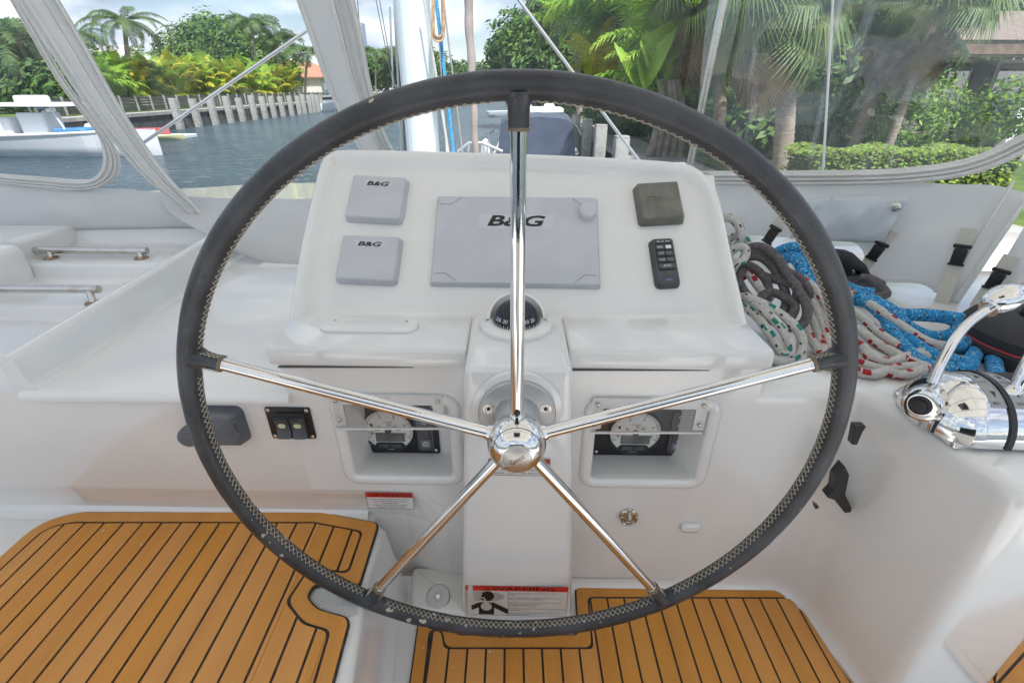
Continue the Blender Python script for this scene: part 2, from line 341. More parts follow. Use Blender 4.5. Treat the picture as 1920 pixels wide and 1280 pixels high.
# ================================================================== COCKPIT MOULDING
SKW = .02
def sk(p): return V((p[0], p[1] - SKW * p[0], p[2]))
def PK(px, py, Y0): return hit(px, py, (0, Y0, 0), (SKW, 1, 0))      # a point of a console plane (the console stands slightly yawed)
US = V((1, -SKW, 0)).normalized(); ZV = V((0, 0, 1)); NF = V((-SKW, -1, 0)).normalized()
UPZ = .190                                                            # raised port floor
b = MB(); b.add([(-3, -2.2, 0), (3, -2.2, 0), (3, 1.0, 0), (-3, 1.0, 0)], [(0, 1, 2, 3)])
b.build('cockpit_floor', gelw, kind='structure')

def offset_poly(pts, d):
    n = len(pts); o = []
    ar = sum(pts[i][0] * pts[(i + 1) % n][1] - pts[(i + 1) % n][0] * pts[i][1] for i in range(n)); s = 1 if ar > 0 else -1
    for i in range(n):
        a, c, e = V(pts[i - 1]), V(pts[i]), V(pts[(i + 1) % n]); t1 = (c - a).normalized(); t2 = (e - c).normalized()
        n1 = V((-t1.y, t1.x)) * s; n2 = V((-t2.y, t2.x)) * s; m = (n1 + n2)
        k = m.length_squared
        o.append(c + m * (2 * d / k if k > .35 else d) if k > 1e-4 else c + n1 * d)
    return o
def round_poly(pts, r, n=6):
    o = []; m = len(pts)
    for i in range(m):
        a, c, e = V(pts[i - 1]), V(pts[i]), V(pts[(i + 1) % m]); rr = min(r, (a - c).length * .45, (e - c).length * .45)
        p, q = c + (a - c).normalized() * rr, c + (e - c).normalized() * rr
        if (c - a).normalized().dot((e - c).normalized()) > .97: o.append(c); continue
        for k in range(n + 1):
            t = k / n; o.append(p.lerp(c, t).lerp(c.lerp(q, t), t))
    return o
def prism(b, pts, z0, z1, bev=.006, mi=0):
    ins = [offset_poly(pts, bev * (1 - cos(t))) for t in (pi / 6, pi / 3, pi / 2)]
    rings = [[V((p[0], p[1], z0)) for p in pts], [V((p[0], p[1], z1 - bev)) for p in pts]]
    for t, r_ in zip((pi / 6, pi / 3, pi / 2), ins): rings.append([V((p[0], p[1], z1 - bev * (1 - sin(t)))) for p in r_])
    return b.loft(rings, True, False, True, mi)
def xs_of(poly, x):
    ys = []
    n = len(poly)
    for i in range(n):
        a, c = poly[i], poly[(i + 1) % n]
        if (a[0] <= x) != (c[0] <= x): ys.append(a[1] + (c[1] - a[1]) * (x - a[0]) / (c[0] - a[0]))
    ys.sort(); return [(ys[i], ys[i + 1]) for i in range(0, len(ys) - 1, 2)]
def teak_mat(name, label, outline, z, plankw, x0, border=.023, seam=.0045, group='teak floor mats', skewdir=0.0):
    xs = [p[0] for p in outline]; ys = [p[1] for p in outline]
    root = thing(name, label, 'floor mat', ((min(xs) + max(xs)) / 2, (min(ys) + max(ys)) / 2, z), group)
    coarse = [V(p) for p in outline]; outline = round_poly(coarse, .014, 5)
    b = MB(); prism(b, round_poly(offset_poly(coarse, -.0035), .015, 5), z - .0005, z + .0045, .0012); b.build('caulk_sheet', caulk, root, smooth=False, fix=True)
    o1 = outline; o2 = round_poly(offset_poly(coarse, border), .014, 5)
    assert len(o1) == len(o2), name
    b = MB(); top = z + .0065
    A = [V((p[0], p[1], top)) for p in o1]; B_ = [V((p[0], p[1], top)) for p in o2]
    A0 = [V((p.x, p.y, z + .003)) for p in A]; B0 = [V((p.x, p.y, z + .003)) for p in B_]
    b.loft([A0, A, B_, B0], True); b.build('border_plank', teak, root, ang=30)
    inner = round_poly(offset_poly(coarse, border + seam), .012, 5)
    rot = Matrix.Rotation(-skewdir, 2); inv = Matrix.Rotation(skewdir, 2)
    inner = [rot @ p for p in inner]
    xa, xb = min(p[0] for p in inner), max(p[0] for p in inner); k = math.floor((xa - x0) / plankw); x = x0 + k * plankw
    while x < xb:
        l_, r_ = max(x + seam / 2, xa + 1e-4), min(x + plankw - seam / 2, xb - 1e-4); x += plankw
        if r_ - l_ < .004: continue
        M_ = 48; S = [l_ + (r_ - l_) * i / M_ for i in range(M_ + 1)]; iv = [xs_of(inner, q) for q in S]
        runs = []; cur = [0]
        for i in range(1, M_ + 1):
            if len(iv[i]) == len(iv[i - 1]): cur.append(i)
            else: runs.append(cur); cur = [i]
        runs.append(cur); comps = []
        for run in runs:
            for q in range(len(iv[run[0]])):
                if len(run) < 2: continue
                lo = [(S[i], iv[i][q][0]) for i in run]; hi = [(S[i], iv[i][q][1]) for i in run][::-1]
                if max(h[1] for h in hi) - min(l2[1] for l2 in lo) < .006: continue
                a_ = iv[run[0]][q]; hit_ = [c for c in comps if c[0] == run[0] - 1 and min(c[1][1], a_[1]) - max(c[1][0], a_[0]) > .002]
                pc = (lo + hi)
                if hit_: c = hit_[0]; c[2].append(pc); c[0] = run[-1]; c[1] = iv[run[-1]][q]; 
                else: comps.append([run[-1], iv[run[-1]][q], [pc]])
        for c in comps:
            b = MB(); c_ = R.uniform(-.0003, .0003)
            for pc in c[2]:
                pl = [inv @ V(p) for p in pc]; b.loft([[V((p.x, p.y, z + .003)) for p in pl], [V((p.x, p.y, top + c_)) for p in pl]], True, False, True)
            b.build('plank', teak, root, smooth=False, fix=True)
    return root
def pz2(lst, z): return [PZ(x, y, z).to_2d() for x, y in lst]
# lower floor mat
zl = .003
ol = pz2([(768, 1290), (782, 1172)], zl)
o_low = pz2([(787, 1162), (848, 1162), (854, 1194), (1086, 1194), (1080, 1103), (1500, 1104), (1620, 1285), (1700, 1405), (1650, 2300), (800, 2300), (752, 1420)], zl)
teak_mat('teak_mat', 'teak floor mat cut round the foot of the central column on the lower floor', o_low, zl, .0378, PZ(872, 1280, zl).x)
# raised port floor mat
zu = UPZ + .003
o_up = pz2([(600, 964), (709, 984), (672, 1103), (590, 1096), (574, 1122), (594, 1146), (655, 1163), (624, 1280), (590, 1400), (400, 2300), (-330, 2300), (-330, 1390), (-160, 1195), (0, 1051), (59, 998), (91, 980), (127, 968.5), (158, 964)], zu)
teak_mat('teak_mat', 'large teak floor mat with a notch, lying on the raised port floor', o_up, zu, .0409, PZ(510, 1280, zu).x, border=.0245, seam=.005)
# little mat seen beyond the starboard block
o_far = [(.90, .30), (1.55, .30), (1.55, .62), (1.02, .62), (.90, .52)]
teak_mat('teak_mat', 'corner of a teak floor mat beyond the starboard block at the frame edge', [V(p) for p in o_far], zl, .038, .9, border=.02, skewdir=radians(-62))
# raised floor body
pf = [PZ(722, 990, UPZ).to_2d(), PZ(700, 975, UPZ).to_2d(), V((-.30, .80)), V((-2.4, .80)), V((-2.4, -1.6)), V((-.2, -1.6)), V((-.2, -.1)), PZ(640, 1400, UPZ).to_2d(), PZ(672, 1200, UPZ).to_2d(), PZ(690, 1080, UPZ).to_2d()]
b = MB(); base = [V(p) + V((.035 if p.x > -.4 else 0, 0)) for p in pf]
rings = [[V((p.x, p.y, 0)) for p in base], [V((p.x, p.y, .02)) for p in [q.lerp(w_, .35) for q, w_ in zip(base, pf)]], [V((p.x, p.y, UPZ - .020)) for p in pf], [V((p.x, p.y, UPZ - .012)) for p in pf]]
for t in (pi / 6, pi / 3, pi / 2): rings.append([V((p[0], p[1], UPZ - .012 * (1 - sin(t)))) for p in offset_poly(pf, .012 * (1 - cos(t)))])
b.loft(rings, True, False, True); b.build('raised_floor', gelw, kind='structure', ang=50)
b = MB(); nsp = pz2([(594, 1099), (662, 1110), (672, 1150), (655, 1156), (600, 1141), (586, 1130), (584, 1112)], UPZ + .001)
b.poly([V((p.x, p.y, UPZ + .0012)) for p in nsp]); b.build('nonskid_patch', nonskid, kind='structure', smooth=False)
# coves where the face meets the floors
def cove(b, a, c, z, r, nrm):
    a, c = V(a), V(c); nrm = V(nrm); rings = []
    for p in (a, c): rings.append([p + nrm * (r - r * sin(t)) + V((0, 0, z + r - r * cos(t))) for t in [pi / 2 * k / 6 for k in range(7)]])
    b.loft(rings, False)
b = MB(); cove(b, (-2.4, .7905, 0), (-.312, .7555, 0), UPZ + .0005, .028, (0, -1, 0)); cove(b, (-.27, .7205, 0), (.60, .7085, 0), .0008, .03, (0, -1, 0))
b.build('floor_cove', gelw, kind='structure', ang=60)

# side deck to starboard, with the block under it
DZ = .545
fp = round_poly([V((.35, .7134)), V((.56, .7092)), V((.60, .7084)), V((.640, .665)), V((.668, .456)), V((.86, .47)), V((.875, .60)), V((1.06, .66)), V((1.7, .66)), V((1.7, 1.34)), V((1.02, 1.36)), V((.62, 1.72)), V((.35, 1.72))], .03, 8)
b = MB(); flare = offset_poly(fp, -.022); rings = [[V((p.x, p.y, 0)) for p in flare], [V((p.x, p.y, .010)) for p in offset_poly(fp, -.006)], [V((p.x, p.y, .04)) for p in fp], [V((p.x, p.y, .055)) for p in fp], [V((p.x, p.y, DZ - .03)) for p in fp], [V((p.x, p.y, DZ - .02)) for p in fp]]
for t in (pi / 8, pi / 4, 3 * pi / 8, pi / 2): rings.append([V((p[0], p[1], DZ - .02 * (1 - sin(t)))) for p in offset_poly(fp, .02 * (1 - cos(t)))])
b.loft(rings, True, False, True); b.build('side_deck', gel, kind='structure', ang=60)
# port shelf and wall
b = MB()
yy = [(.7215, .47), (.7215, .506), (.709, .508), (.708, .516), (.711, .5225), (.718, .527), (1.62, .527), (1.62, .30)]
b.loft([[sk((x, y, z)) for y, z in yy] for x in (-.90, -.404)], True, True, True); b.build('port_shelf', gel, kind='structure')
b = MB()
Yf = .7385
rings = []
for i in range(13):
    y = Yf + (1.62 - Yf) * i / 12; t = i / 12; zt = .594 + .04 * t; xo = -.884 - .012 * t
    rings.append([V((xo + .02, y, .525)), V((xo + .004, y, .540)), V((xo - .004, y, zt - .01)), V((xo - .009, y, zt - .002)), V((xo - .016, y, zt)), V((xo - .024, y, zt - .002)), V((xo - .030, y, zt - .01)), V((xo - .036, y, .50)), V((xo - .036, y, .47)), V((xo, y, .47)), V((xo + .012, y, .50))])
b.loft(rings, True, True, True); b.build('shelf_coaming', gel, kind='structure', ang=50)
# stair moulding to port of the coaming
b = MB()
st = [(.7225, .30), (.7225, .458), (.735, .468), (1.125, .468), (1.135, .472), (1.14, .478), (1.146, .498), (1.152, .503), (1.16, .505), (1.33, .505), (1.342, .507), (1.35, .514), (1.356, .535), (1.364, .542), (1.375, .545), (1.54, .545), (1.555, .548), (1.562, .556), (1.585, .615), (1.60, .622), (1.66, .622), (1.66, .3)]
b.loft([[sk((x, y, z)) for y, z in st] for x in (-2.6, -.905)], True, True, True); b.build('stair_moulding', gel, kind='structure', ang=50)
b = MB(); prism(b, round_poly([V((-2.6, .9)), V((-1.62, .9)), V((-1.44, 1.34)), V((-1.44, 1.38)), V((-1.50, 1.40)), V((-1.47, 1.60)), V((-1.44, 1.66)), V((-2.6, 1.66))], .03), .3, .612, .02)
b.build('stair_cheek', gel, kind='structure', ang=50)
# main bulkhead face (port part)
b = MB(); b.loft([[sk((x, .72, .52)), sk((x, .72, .29)), sk((x, .724, .275)), sk((x, .734, .25)), sk((x, .749, .19)), sk((x, .749, .0))] for x in (-2.4, -.41)], False)
b.build('bulkhead', gelw, kind='structure')

# ================================================================== HELM CONSOLE
con = thing('helm_console', 'white moulded steering console with inclined instrument panel behind the wheel', 'console', (.01, .80, 0))
HL = (-.322, -.108, .322, .512); HR = (.146, .368, .322, .510)
xsx = [-.41, HL[0], HL[1], HR[0], HR[1], .44]; zs = [.29, .322, .511, .605]
def kick(x, z):
    t = min(max((-.13 - x) / .12, 0), 1); t = t * t * (3 - 2 * t); zz_ = [(.29, 0), (.275, .004), (.25, .014), (.19, .029), (0, .029)]
    for (za, ya), (zb_, yb) in zip(zz_, zz_[1:]):
        if z >= zb_: return t * (ya + (yb - ya) * (za - z) / (za - zb_))
    return t * .029
b = MB()
for i in range(5):
    for j in range(3):
        if j == 1 and i in (1, 3): continue
        b.poly([sk((xsx[i], .72, zs[j])), sk((xsx[i + 1], .72, zs[j])), sk((xsx[i + 1], .72, zs[j + 1])), sk((xsx[i], .72, zs[j + 1]))])
kx = [-.41, -.30, -.26, -.23, -.20, -.17, -.14, -.11, 0, .2, .44]; b.loft([[sk((x, .72 + kick(x, z), z)) for z in (.29, .275, .25, .19, 0)] for x in kx], False)
prof = [(.81, .3), (.81, .595), (.724, .597), (.724, .6), (.836, .618), (1.085, .85), (1.14, .85), (1.14, .3)]
b.loft([[sk((x, y, z)) for y, z in prof] for x in (-.412, .432)], True, True, True)
for x in (-.4101,): b.poly([sk((x, .72, .53)), sk((x, .72, .605)), sk((x, .80, .605)), sk((x, .80, .53))])
face = b.build('console_face', gelw, con, smooth=False, fix=False)
for H, nm in ((HL, 'l'), (HR, 'r')):
    x0, x1, z0, z1 = H; sx0, sx1 = x0 + .022, x1 - .012
    if nm == 'r': sx0, sx1 = x0 + .010, x1 - .030
    fr = round_poly([V((x0, z0)), V((x1, z0)), V((x1, z1)), V((x0, z1))], .022, 6)
    bk = round_poly([V((sx0, z0 + .004)), V((sx1, z0 + .004)), V((sx1, z1 - .004)), V((sx0, z1 - .004))], .016, 6)
    b = MB(); rings = []
    for t in [pi * k / 8 for k in range(9)]:
        o_ = offset_poly(fr, .012 * -cos(t) - .002); rings.append([sk((p[0], .7198 - .0075 * sin(t), p[1])) for p in o_])
    for k in range(1, 6):
        u = k / 5; rings.append([sk((p.x + (q.x - p.x) * u + 0, .7198 + .07 * u, p.y + (q.y - p.y) * u)) for p, q in zip(offset_poly(fr, .0102), offset_poly(bk, .004))])
    b.loft(rings, True, False, True); b.build('gauge_recess', gel, con, ang=50)
    # corner fill between the rectangular opening and the rounded ring is covered by the ring itself
col = MB(); nn = 10
rg = [[V((.01 - h_, .63, z)), V((.01 + h_, .63, z)), V((.01 + h_ + .004, .86, z)), V((.01 - h_ - .004, .86, z))] for h_, z in ((.119, 0), (.083, .637))]
col.loft(rg, True, True, True); col.build('column', gel, con, bevel=.014, bseg=4, ang=50)
def ledge(xa, xb, zt, yfr):
    pr = [(.74, .594), (yfr + .006, .594), (yfr + .001, .597), (yfr, .603), (yfr, zt - .010), (yfr + .0015, zt - .0055), (yfr + .0045, zt - .002), (yfr + .010, zt), (.812, zt + .001), (.828, zt + .004), (.840, zt + .010), (.850, zt + .018), (.87, zt + .018), (.87, .594)]
    m = MB(); X = [xa, xa + .002, xa + .006, xb - .006, xb - .002, xb]; ins = [.006, .0025, 0, 0, .0025, .006]
    m.loft([[sk((x, min(y + i_, .87), max(z - i_, .594) if z > .6 else z)) for y, z in pr] for x, i_ in zip(X, ins)], True, True, True)
    return m.build('ledge', gel, con, ang=40)
ledge(-.418, -.0755, .631, .700); ledge(.0955, .438, .631, .700)
for x_ in (-.248, .268):
    b = MB(); b.box(sk((x_, .7205, .5822)), (.326, .004, .0022)); b.build('seam', mat('seam_shadow_gap', (.10, .10, .095), .7), con, smooth=False)  # dark strip painted in for the shadow gap under the lip
# inclined panel with raised rim
PO = V((0, .836, .640)); PW = V((0, .724, .690)).normalized(); PN0 = V((0, -.690, .724))
PN = V((SKW * PN0.y, PN0.y, PN0.z)).normalized(); PU = US
PW = PN.cross(PU).normalized()
def PP(px, py, off=0): return hit(px, py, PO + PN * off, PN)
path = [PP(537, 640), PP(546, 590), PP(566, 472), PP(585, 386), PP(600, 322), PP(615, 296), PP(648, 286), PP(780, 288), PP(960, 293), PP(1130, 300), PP(1262, 309), PP(1306, 322), PP(1334, 352), PP(1350, 390), PP(1372, 492), PP(1397, 600), PP(1407, 645)]
path = crom(path, 8)
b = MB(); rings = []; inn = []; cen = PP(970, 450)
for i, p in enumerate(path):
    t = (path[min(i + 1, len(path) - 1)] - path[max(i - 1, 0)]).normalized(); q = PN.cross(t)
    if q.dot(cen - p) < 0: q = -q
    rings.append([p + q * a_ + PN * h_ for a_, h_ in ((-.006, -.14), (-.001, -.03), (0, -.002), (.0015, .008), (.006, .0145), (.013, .0165), (.020, .0145), (.027, .008), (.035, .0025), (.046, .0006), (.06, -.001))])
    inn.append(p + q * .03)
b.loft(rings, False); b.add([p - PN * .0 for p in inn], [list(range(len(inn)))])
b.build('instrument_panel', gel, con, ang=50)
# oval lid on the port ledge
b = MB(); o = V((-.248, .775, .633)); o = sk(o)
lid0 = PZ(600, 612, .634); lid1 = PZ(785, 612, .634)
b.plate(sk(((lid0.x + lid1.x) / 2, .777, .6325)), US, V((0, 1, 0.05)), (0, -.05, 1), lid1.x - lid0.x, .052, .006, .025, .003, seg=10); lid = b.build('oval_lid', gel, con, ang=60)
for dx in (-1, 1):
    b = MB(); b.lathe([(.0035, 0), (.0035, .001), (.002, .0018)], sk(((lid0.x + lid1.x) / 2 + dx * .066, .788, .6385)), (0, 0, 1), 12); b.build('screw', steel, lid)
# shaft flange
fo = V((.008, .63, .561))
b = MB(); b.lathe([(.072, .001), (.071, .006), (.062, .009)], fo, (0, -1, 0), 64); b.build('flange_ring', gel, con)
b = MB(); b.lathe([(.0615, .0085), (.0615, .015), (.0595, .017), (.040, .017), (.0365, .019), (.0350, .05), (.0335, .058), (.030, .062)], fo, (0, -1, 0), 64); fl = b.build('shaft_flange', alu, con, ang=30)
for sx in (-1, 1):
    p = fo + V((sx * .0445, -.0170, .012)); b = MB(); b.lathe([(.009, 0), (.009, .0012), (.006, .0014), (.0045, .0002)], p, (0, -1, 0), 20); b.build('bolt', steel, fl, ang=30)
    b = MB(); b.lathe([(.0035, 0), (.0035, .0009)], p + V((0, -.0002, 0)), (0, -1, 0), 6); b.build('bolt_socket', blackm, fl)
# compass
co = V((.008, .775, .636))
b = MB(); b.lathe([(.064, 0), (.0645, .003), (.064, .008), (.061, .0105), (.052, .013), (.046, .0145), (.0435, .014), (.0435, .004)], co, (0, 0, 1), 64); cp = b.build('compass', gel, con, ang=40)
b = MB()   # hood rising behind the dome
rings = []
for i in range(17):
    a = pi * i / 16; ca, sa = cos(a), sin(a); hh = .012 + .030 * sa ** .8
    rings.append([co + V((ca * r_, sa * r_, z)) for r_, z in ((.058, .008), (.057, hh * .8), (.0525, hh + .004), (.0475, hh + .003), (.0445, .010))])
b.loft(rings, False); b.build('compass_hood', gel, cp, ang=60)
b = MB(); b.lathe([(.0435 * cos(t), .010 + .041 * sin(t)) for t in [pi / 2 * k / 14 for k in range(15)]], co, (0, 0, 1), 48); dome = b.build('compass_dome', domem, cp, ang=80)
def on_dome(az, el, r=.0440): return co + V((sin(az) * cos(el) * r, -cos(az) * cos(el) * r, .010 + sin(el) * r * .942))
b = MB()
for k in range(-15, 16):
    az = radians(k * 5.2); l_ = .13 if k % 2 == 0 else .07
    b.beam(on_dome(az, .10), on_dome(az, .10 + l_), .0009, .0004, up=on_dome(az, .2) - co)
b.build('card_ticks', inkw, cp, smooth=False)
for s_, az in (('33', -.86), ('30', -.50), ('30', .42), ('20', .72), ('0', .0)):
    U_ = V((cos(az), sin(az), 0)); c0 = on_dome(az, .42, .0446); W_ = (on_dome(az, .5) - on_dome(az, .35)).normalized()
    text(s_ if s_ != '33' else '330', c0, U_, W_, .009 if s_ != '33' else .012, .0065, inkw, 'card_figures', cp)
# gauges
def gauge(H, cx, icons):
    z0, z1 = H[2], H[3]
    p00 = PK(cx[0], cx[2], .788); p11 = PK(cx[1], cx[3], .788); W_, H_ = p11.x - p00.x, p00.z - p11.z; c = (p00 + p11) / 2
    b = MB(); b.plate(c, US, ZV, NF, W_, H_, .003, .005, .0008); g = b.build('gauge_panel', blackp, con)
    at = lambda u, v, d=.0032: c + US * (u * W_) + ZV * (v * H_) + NF * d
    r = .051; dc = at(-.085, -.02)
    b = MB(); b.lathe([(r + .004, 0), (r + .004, .004), (r + .002, .006), (r, .005), (r, .0015)], dc, NF, 48); b.build('bezel', blackp, g, ang=30)
    b = MB(); b.lathe([(r, 0), (r, .002)], dc, NF, 48); dl = b.build('dial', dial, g, ang=30)
    dd = dc + NF * .0023
    b = MB()
    for k in range(0, 51):
        a = radians(205 - 230 * k / 50); l_ = .008 if k % 10 == 0 else .0045; e = US * cos(a) + ZV * sin(a)
        b.beam(dd + e * (r * .95), dd + e * (r * .95 - l_), .0011 if k % 10 == 0 else .0006, .0003, up=NF)
    b.build('scale_marks', ink, g, smooth=False)
    for s_, k in (('0', 2), ('1', 10), ('2', 20), ('3', 30), ('4', 40), ('5', 48)):
        a = radians(205 - 230 * k / 50); e = US * cos(a) + ZV * sin(a); text(s_, dd + e * (r * .70), US, ZV, .0045, .0075, ink, 'scale_figure', g)
    text('YANMAR', dd + ZV * .020, US, ZV, .020, .0032, inkr, 'maker_name', g)
    text('E', dd + US * -.017 + ZV * .009, US, ZV, .006, .005, ink, 'symbol', g)
    b = MB()
    for u, v in ((0.003, .013), (.015, .009)): b.beam(dd + US * u + ZV * v, dd + US * u + ZV * (v + .007), .001, .0003, up=NF); b.beam(dd + US * (u - .005) + ZV * v, dd + US * (u + .005) + ZV * v, .0008, .0003, up=NF)
    for u, v, w_ in ((-.022, -.001, .010), (.02, 0, .011)): b.beam(dd + US * (u - w_ / 2) + ZV * v, dd + US * (u + w_ / 2) + ZV * v, .0012, .0003, up=NF)
    b.build('symbols', ink, g, smooth=False)
    b = MB(); b.beam(dd + US * -.040 + ZV * -.011, dd + US * -.028 + ZV * -.006, .0012, .0003, up=NF); b.beam(dd + US * -.043 + ZV * -.007, dd + US * -.032 + ZV * -.003, .0012, .0003, up=NF); b.build('red_marks', inkr, g, smooth=False)
    b = MB(); b.lathe([(.0065, 0), (.0060, .005), (.004, .007)], dd, NF, 24); b.build('needle_hub', lcd, g)
    b = MB(); b.plate(dd + ZV * -.018 + US * .002, US, ZV, NF, .060, .022, .0012, .001, .0003); b.build('display', lcd, g)
    b = MB(); b.plate(dd + ZV * -.040, US, ZV, NF, .062, .017, .0016, .008, .0005); b.build('button_bar', blackm, g)
    for sx in (-1, 1): b = MB(); b.plate(dd + ZV * -.040 + US * sx * .0125 + NF * .0016, US, ZV, NF, .022, .009, .0012, .003, .0004); b.build('button', dkgrey, g)
    kc = at(.345, -.02)
    b = MB(); b.plate(kc, US, ZV, NF, .034, .105, .003, .008, .001); b.build('key_panel', dkgrey, g)
    b = MB(); b.plate(kc + NF * .003 + ZV * -.006, US, ZV, NF, .020, .022, .003, .003, .001); b.build('key', dkgrey, g)
    b = MB(); b.plate(kc + NF * .003 + ZV * -.032, US, ZV, NF, .020, .022, .003, .003, .001); b.build('key', mat('key_grey', (.16, .165, .18), .5), g)
    pc = kc + NF * .0062 + ZV * -.032
    b = MB(); b.tube([pc + (US * cos(a) + ZV * sin(a)) * .0052 for a in [2 * pi * k / 20 for k in range(20)]], .0008, 6, True); b.beam(pc + ZV * -.0025, pc + ZV * .0025, .0013, .0005, up=NF)
    for dz in (.020,) + ((.040,) if icons == 2 else ()):
        q = kc + NF * .0033 + ZV * dz
        b.tube([q + (US * cos(a) + ZV * sin(a) * .8) * .0045 for a in [2 * pi * k / 16 for k in range(16)]], .0007, 6, True); b.beam(q + US * -.0015, q + US * .0015, .0010, .0004, up=NF); b.beam(q + ZV * .0045 + US * -.002, q + ZV * .0045 + US * .002, .0010, .0004, up=NF)
    b.build('key_symbols', inkw, g, smooth=False, kind='stuff')
    for u in (-.455, .455):
        for v in (-.43, .43):
            b = MB(); b.lathe([(.0036, 0), (.0036, .0012), (.0025, .002)], at(u, v, .003), NF, 14); b.build('screw', steel, g)
gauge(HL, (654, 826, 752, 848), 1); gauge(HR, (1118, 1290, 756, 853), 2)
# clear flap over the top half of each recess, in a white bracket
def flap(x0, x1, ztop, zbot, scr):
    b = MB(); yf = .7125
    pts = [(x0, ztop), (x1, ztop), (x1, zbot + .004), (x1 - .020, zbot + .004), (x1 - .020, ztop - .020), (x0 + .020, ztop - .020), (x0 + .020, zbot + .004), (x0, zbot + .004)]
    b.loft([[sk((p[0], y, p[1])) for p in round_poly([V(p) for p in pts], .005, 4)] for y in (.7185, yf)], True, True, True); g = b.build('flap_bracket', gel, con, ang=30)
    b = MB(); b.box(sk(((x0 + x1) / 2, yf - .0016, (ztop + zbot) / 2)), (x1 - x0 - .004, .003, ztop - zbot)); b.build('clear_flap', acryl, g, smooth=False)
    b = MB(); b.box(sk(((x0 + x1) / 2, yf - .0016, zbot - .0018)), (x1 - x0 - .002, .0036, .0035)); b.build('flap_edge', acedge, g, smooth=False)
    for x, z in scr:
        b = MB(); b.lathe([(.0042, 0), (.0042, .001), (.003, .003), (.0015, .0035)], sk((x, yf - .003, z)), NF, 14); b.build('screw', steel, g)
    return g
zt, zb = PK(740, 742, .712).z, PK(740, 801, .712).z
xl = PK(618, 742, .712).x, PK(830, 742, .712).x; xr = PK(1112, 745, .712).x, PK(1333, 745, .712).x
flap(xl[0], xl[1], zt, zb, [(xl[0] + .010, zt - .010), (xl[0] + .010, zb + .018), (xl[1] - .010, zt - .010), (xl[1] - .010, zb + .018)])
flap(xr[0], xr[1], zt - .002, zb - .002, [(xr[0] + .010, zt - .012), (xr[0] + .010, zb + .016), (xr[1] - .010, zt - .012), (xr[1] - .010, zb + .016)])
# twin rocker switch panel
c = PK(546, 792, .7195); b = MB(); w_, h_ = .084, .072
b.plate(c, US, ZV, NF, w_, h_, .003, .004, .0008); sp = b.build('switch_panel', blackp, con)
b = MB(); b.plate(c + NF * .003 + US * .003, US, ZV, NF, .058, .052, .005, .006, .001); b.build('switch_frame', blackm, sp)
for sx in (-1, 1):
    q = c + NF * .008 + US * (.003 + sx * .0145) + ZV * -.004
    rings = []
    for i in range(9):
        t = i / 8; z = -.021 + .042 * t; dpt = .004 + .006 * (2 * t - 1) ** 2
        rings.append([q + US * u + ZV * z + NF * (dpt * k) for u, k in ((-.0125, 0), (-.0125, .8), (-.010, 1), (.010, 1), (.0125, .8), (.0125, 0))])
    b = MB(); b.loft(rings, True, True, True); b.build('rocker', dkgrey, sp, ang=40)
    b = MB(); b.plate(q + ZV * .006 + NF * .0046, US, (0, -.15, 1), NF, .014, .011, .0015, .0054, .0004, seg=8); b.build('glow_dot', gold, sp)
for u in (-1, 1):
    for v in (-1, 1): b = MB(); b.lathe([(.0040, 0), (.0040, .001), (.0028, .0022)], c + US * u * .036 + ZV * v * .030 + NF * .003, NF, 14); b.build('screw', steel, sp)
# grey socket cover with a hand knob, half behind the wheel
p0, p1 = PK(350, 762, .715), PK(472, 828, .715); c = (p0 + p1) / 2
b = MB(); b.plate(V((c.x, .72 - SKW * c.x, c.z)), US, ZV, NF, p1.x - p0.x, p0.z - p1.z, .026, .014, .008, taper=.004); sc_ = b.build('socket_cover', rubber, con, ang=50)
b = MB(); b.lathe([(.020, 0), (.020, .012), (.017, .018), (.008, .020)], PK(361, 812, .70) + V((0, .0, 0)), NF, 28); b.build('socket_knob', rubber, sc_)
b = MB(); q = PK(444, 800, .693); b.tube([q + US * (.006 * cos(a)) + ZV * (.014 * sin(a)) for a in [radians(60 + 240 * k / 12) for k in range(13)]], .0016, 6); b.build('finger_grip', rubber, sc_)
text('PUSH', PK(360, 813, .679), US, ZV, .014, .004, ink, 'knob_mark', sc_)
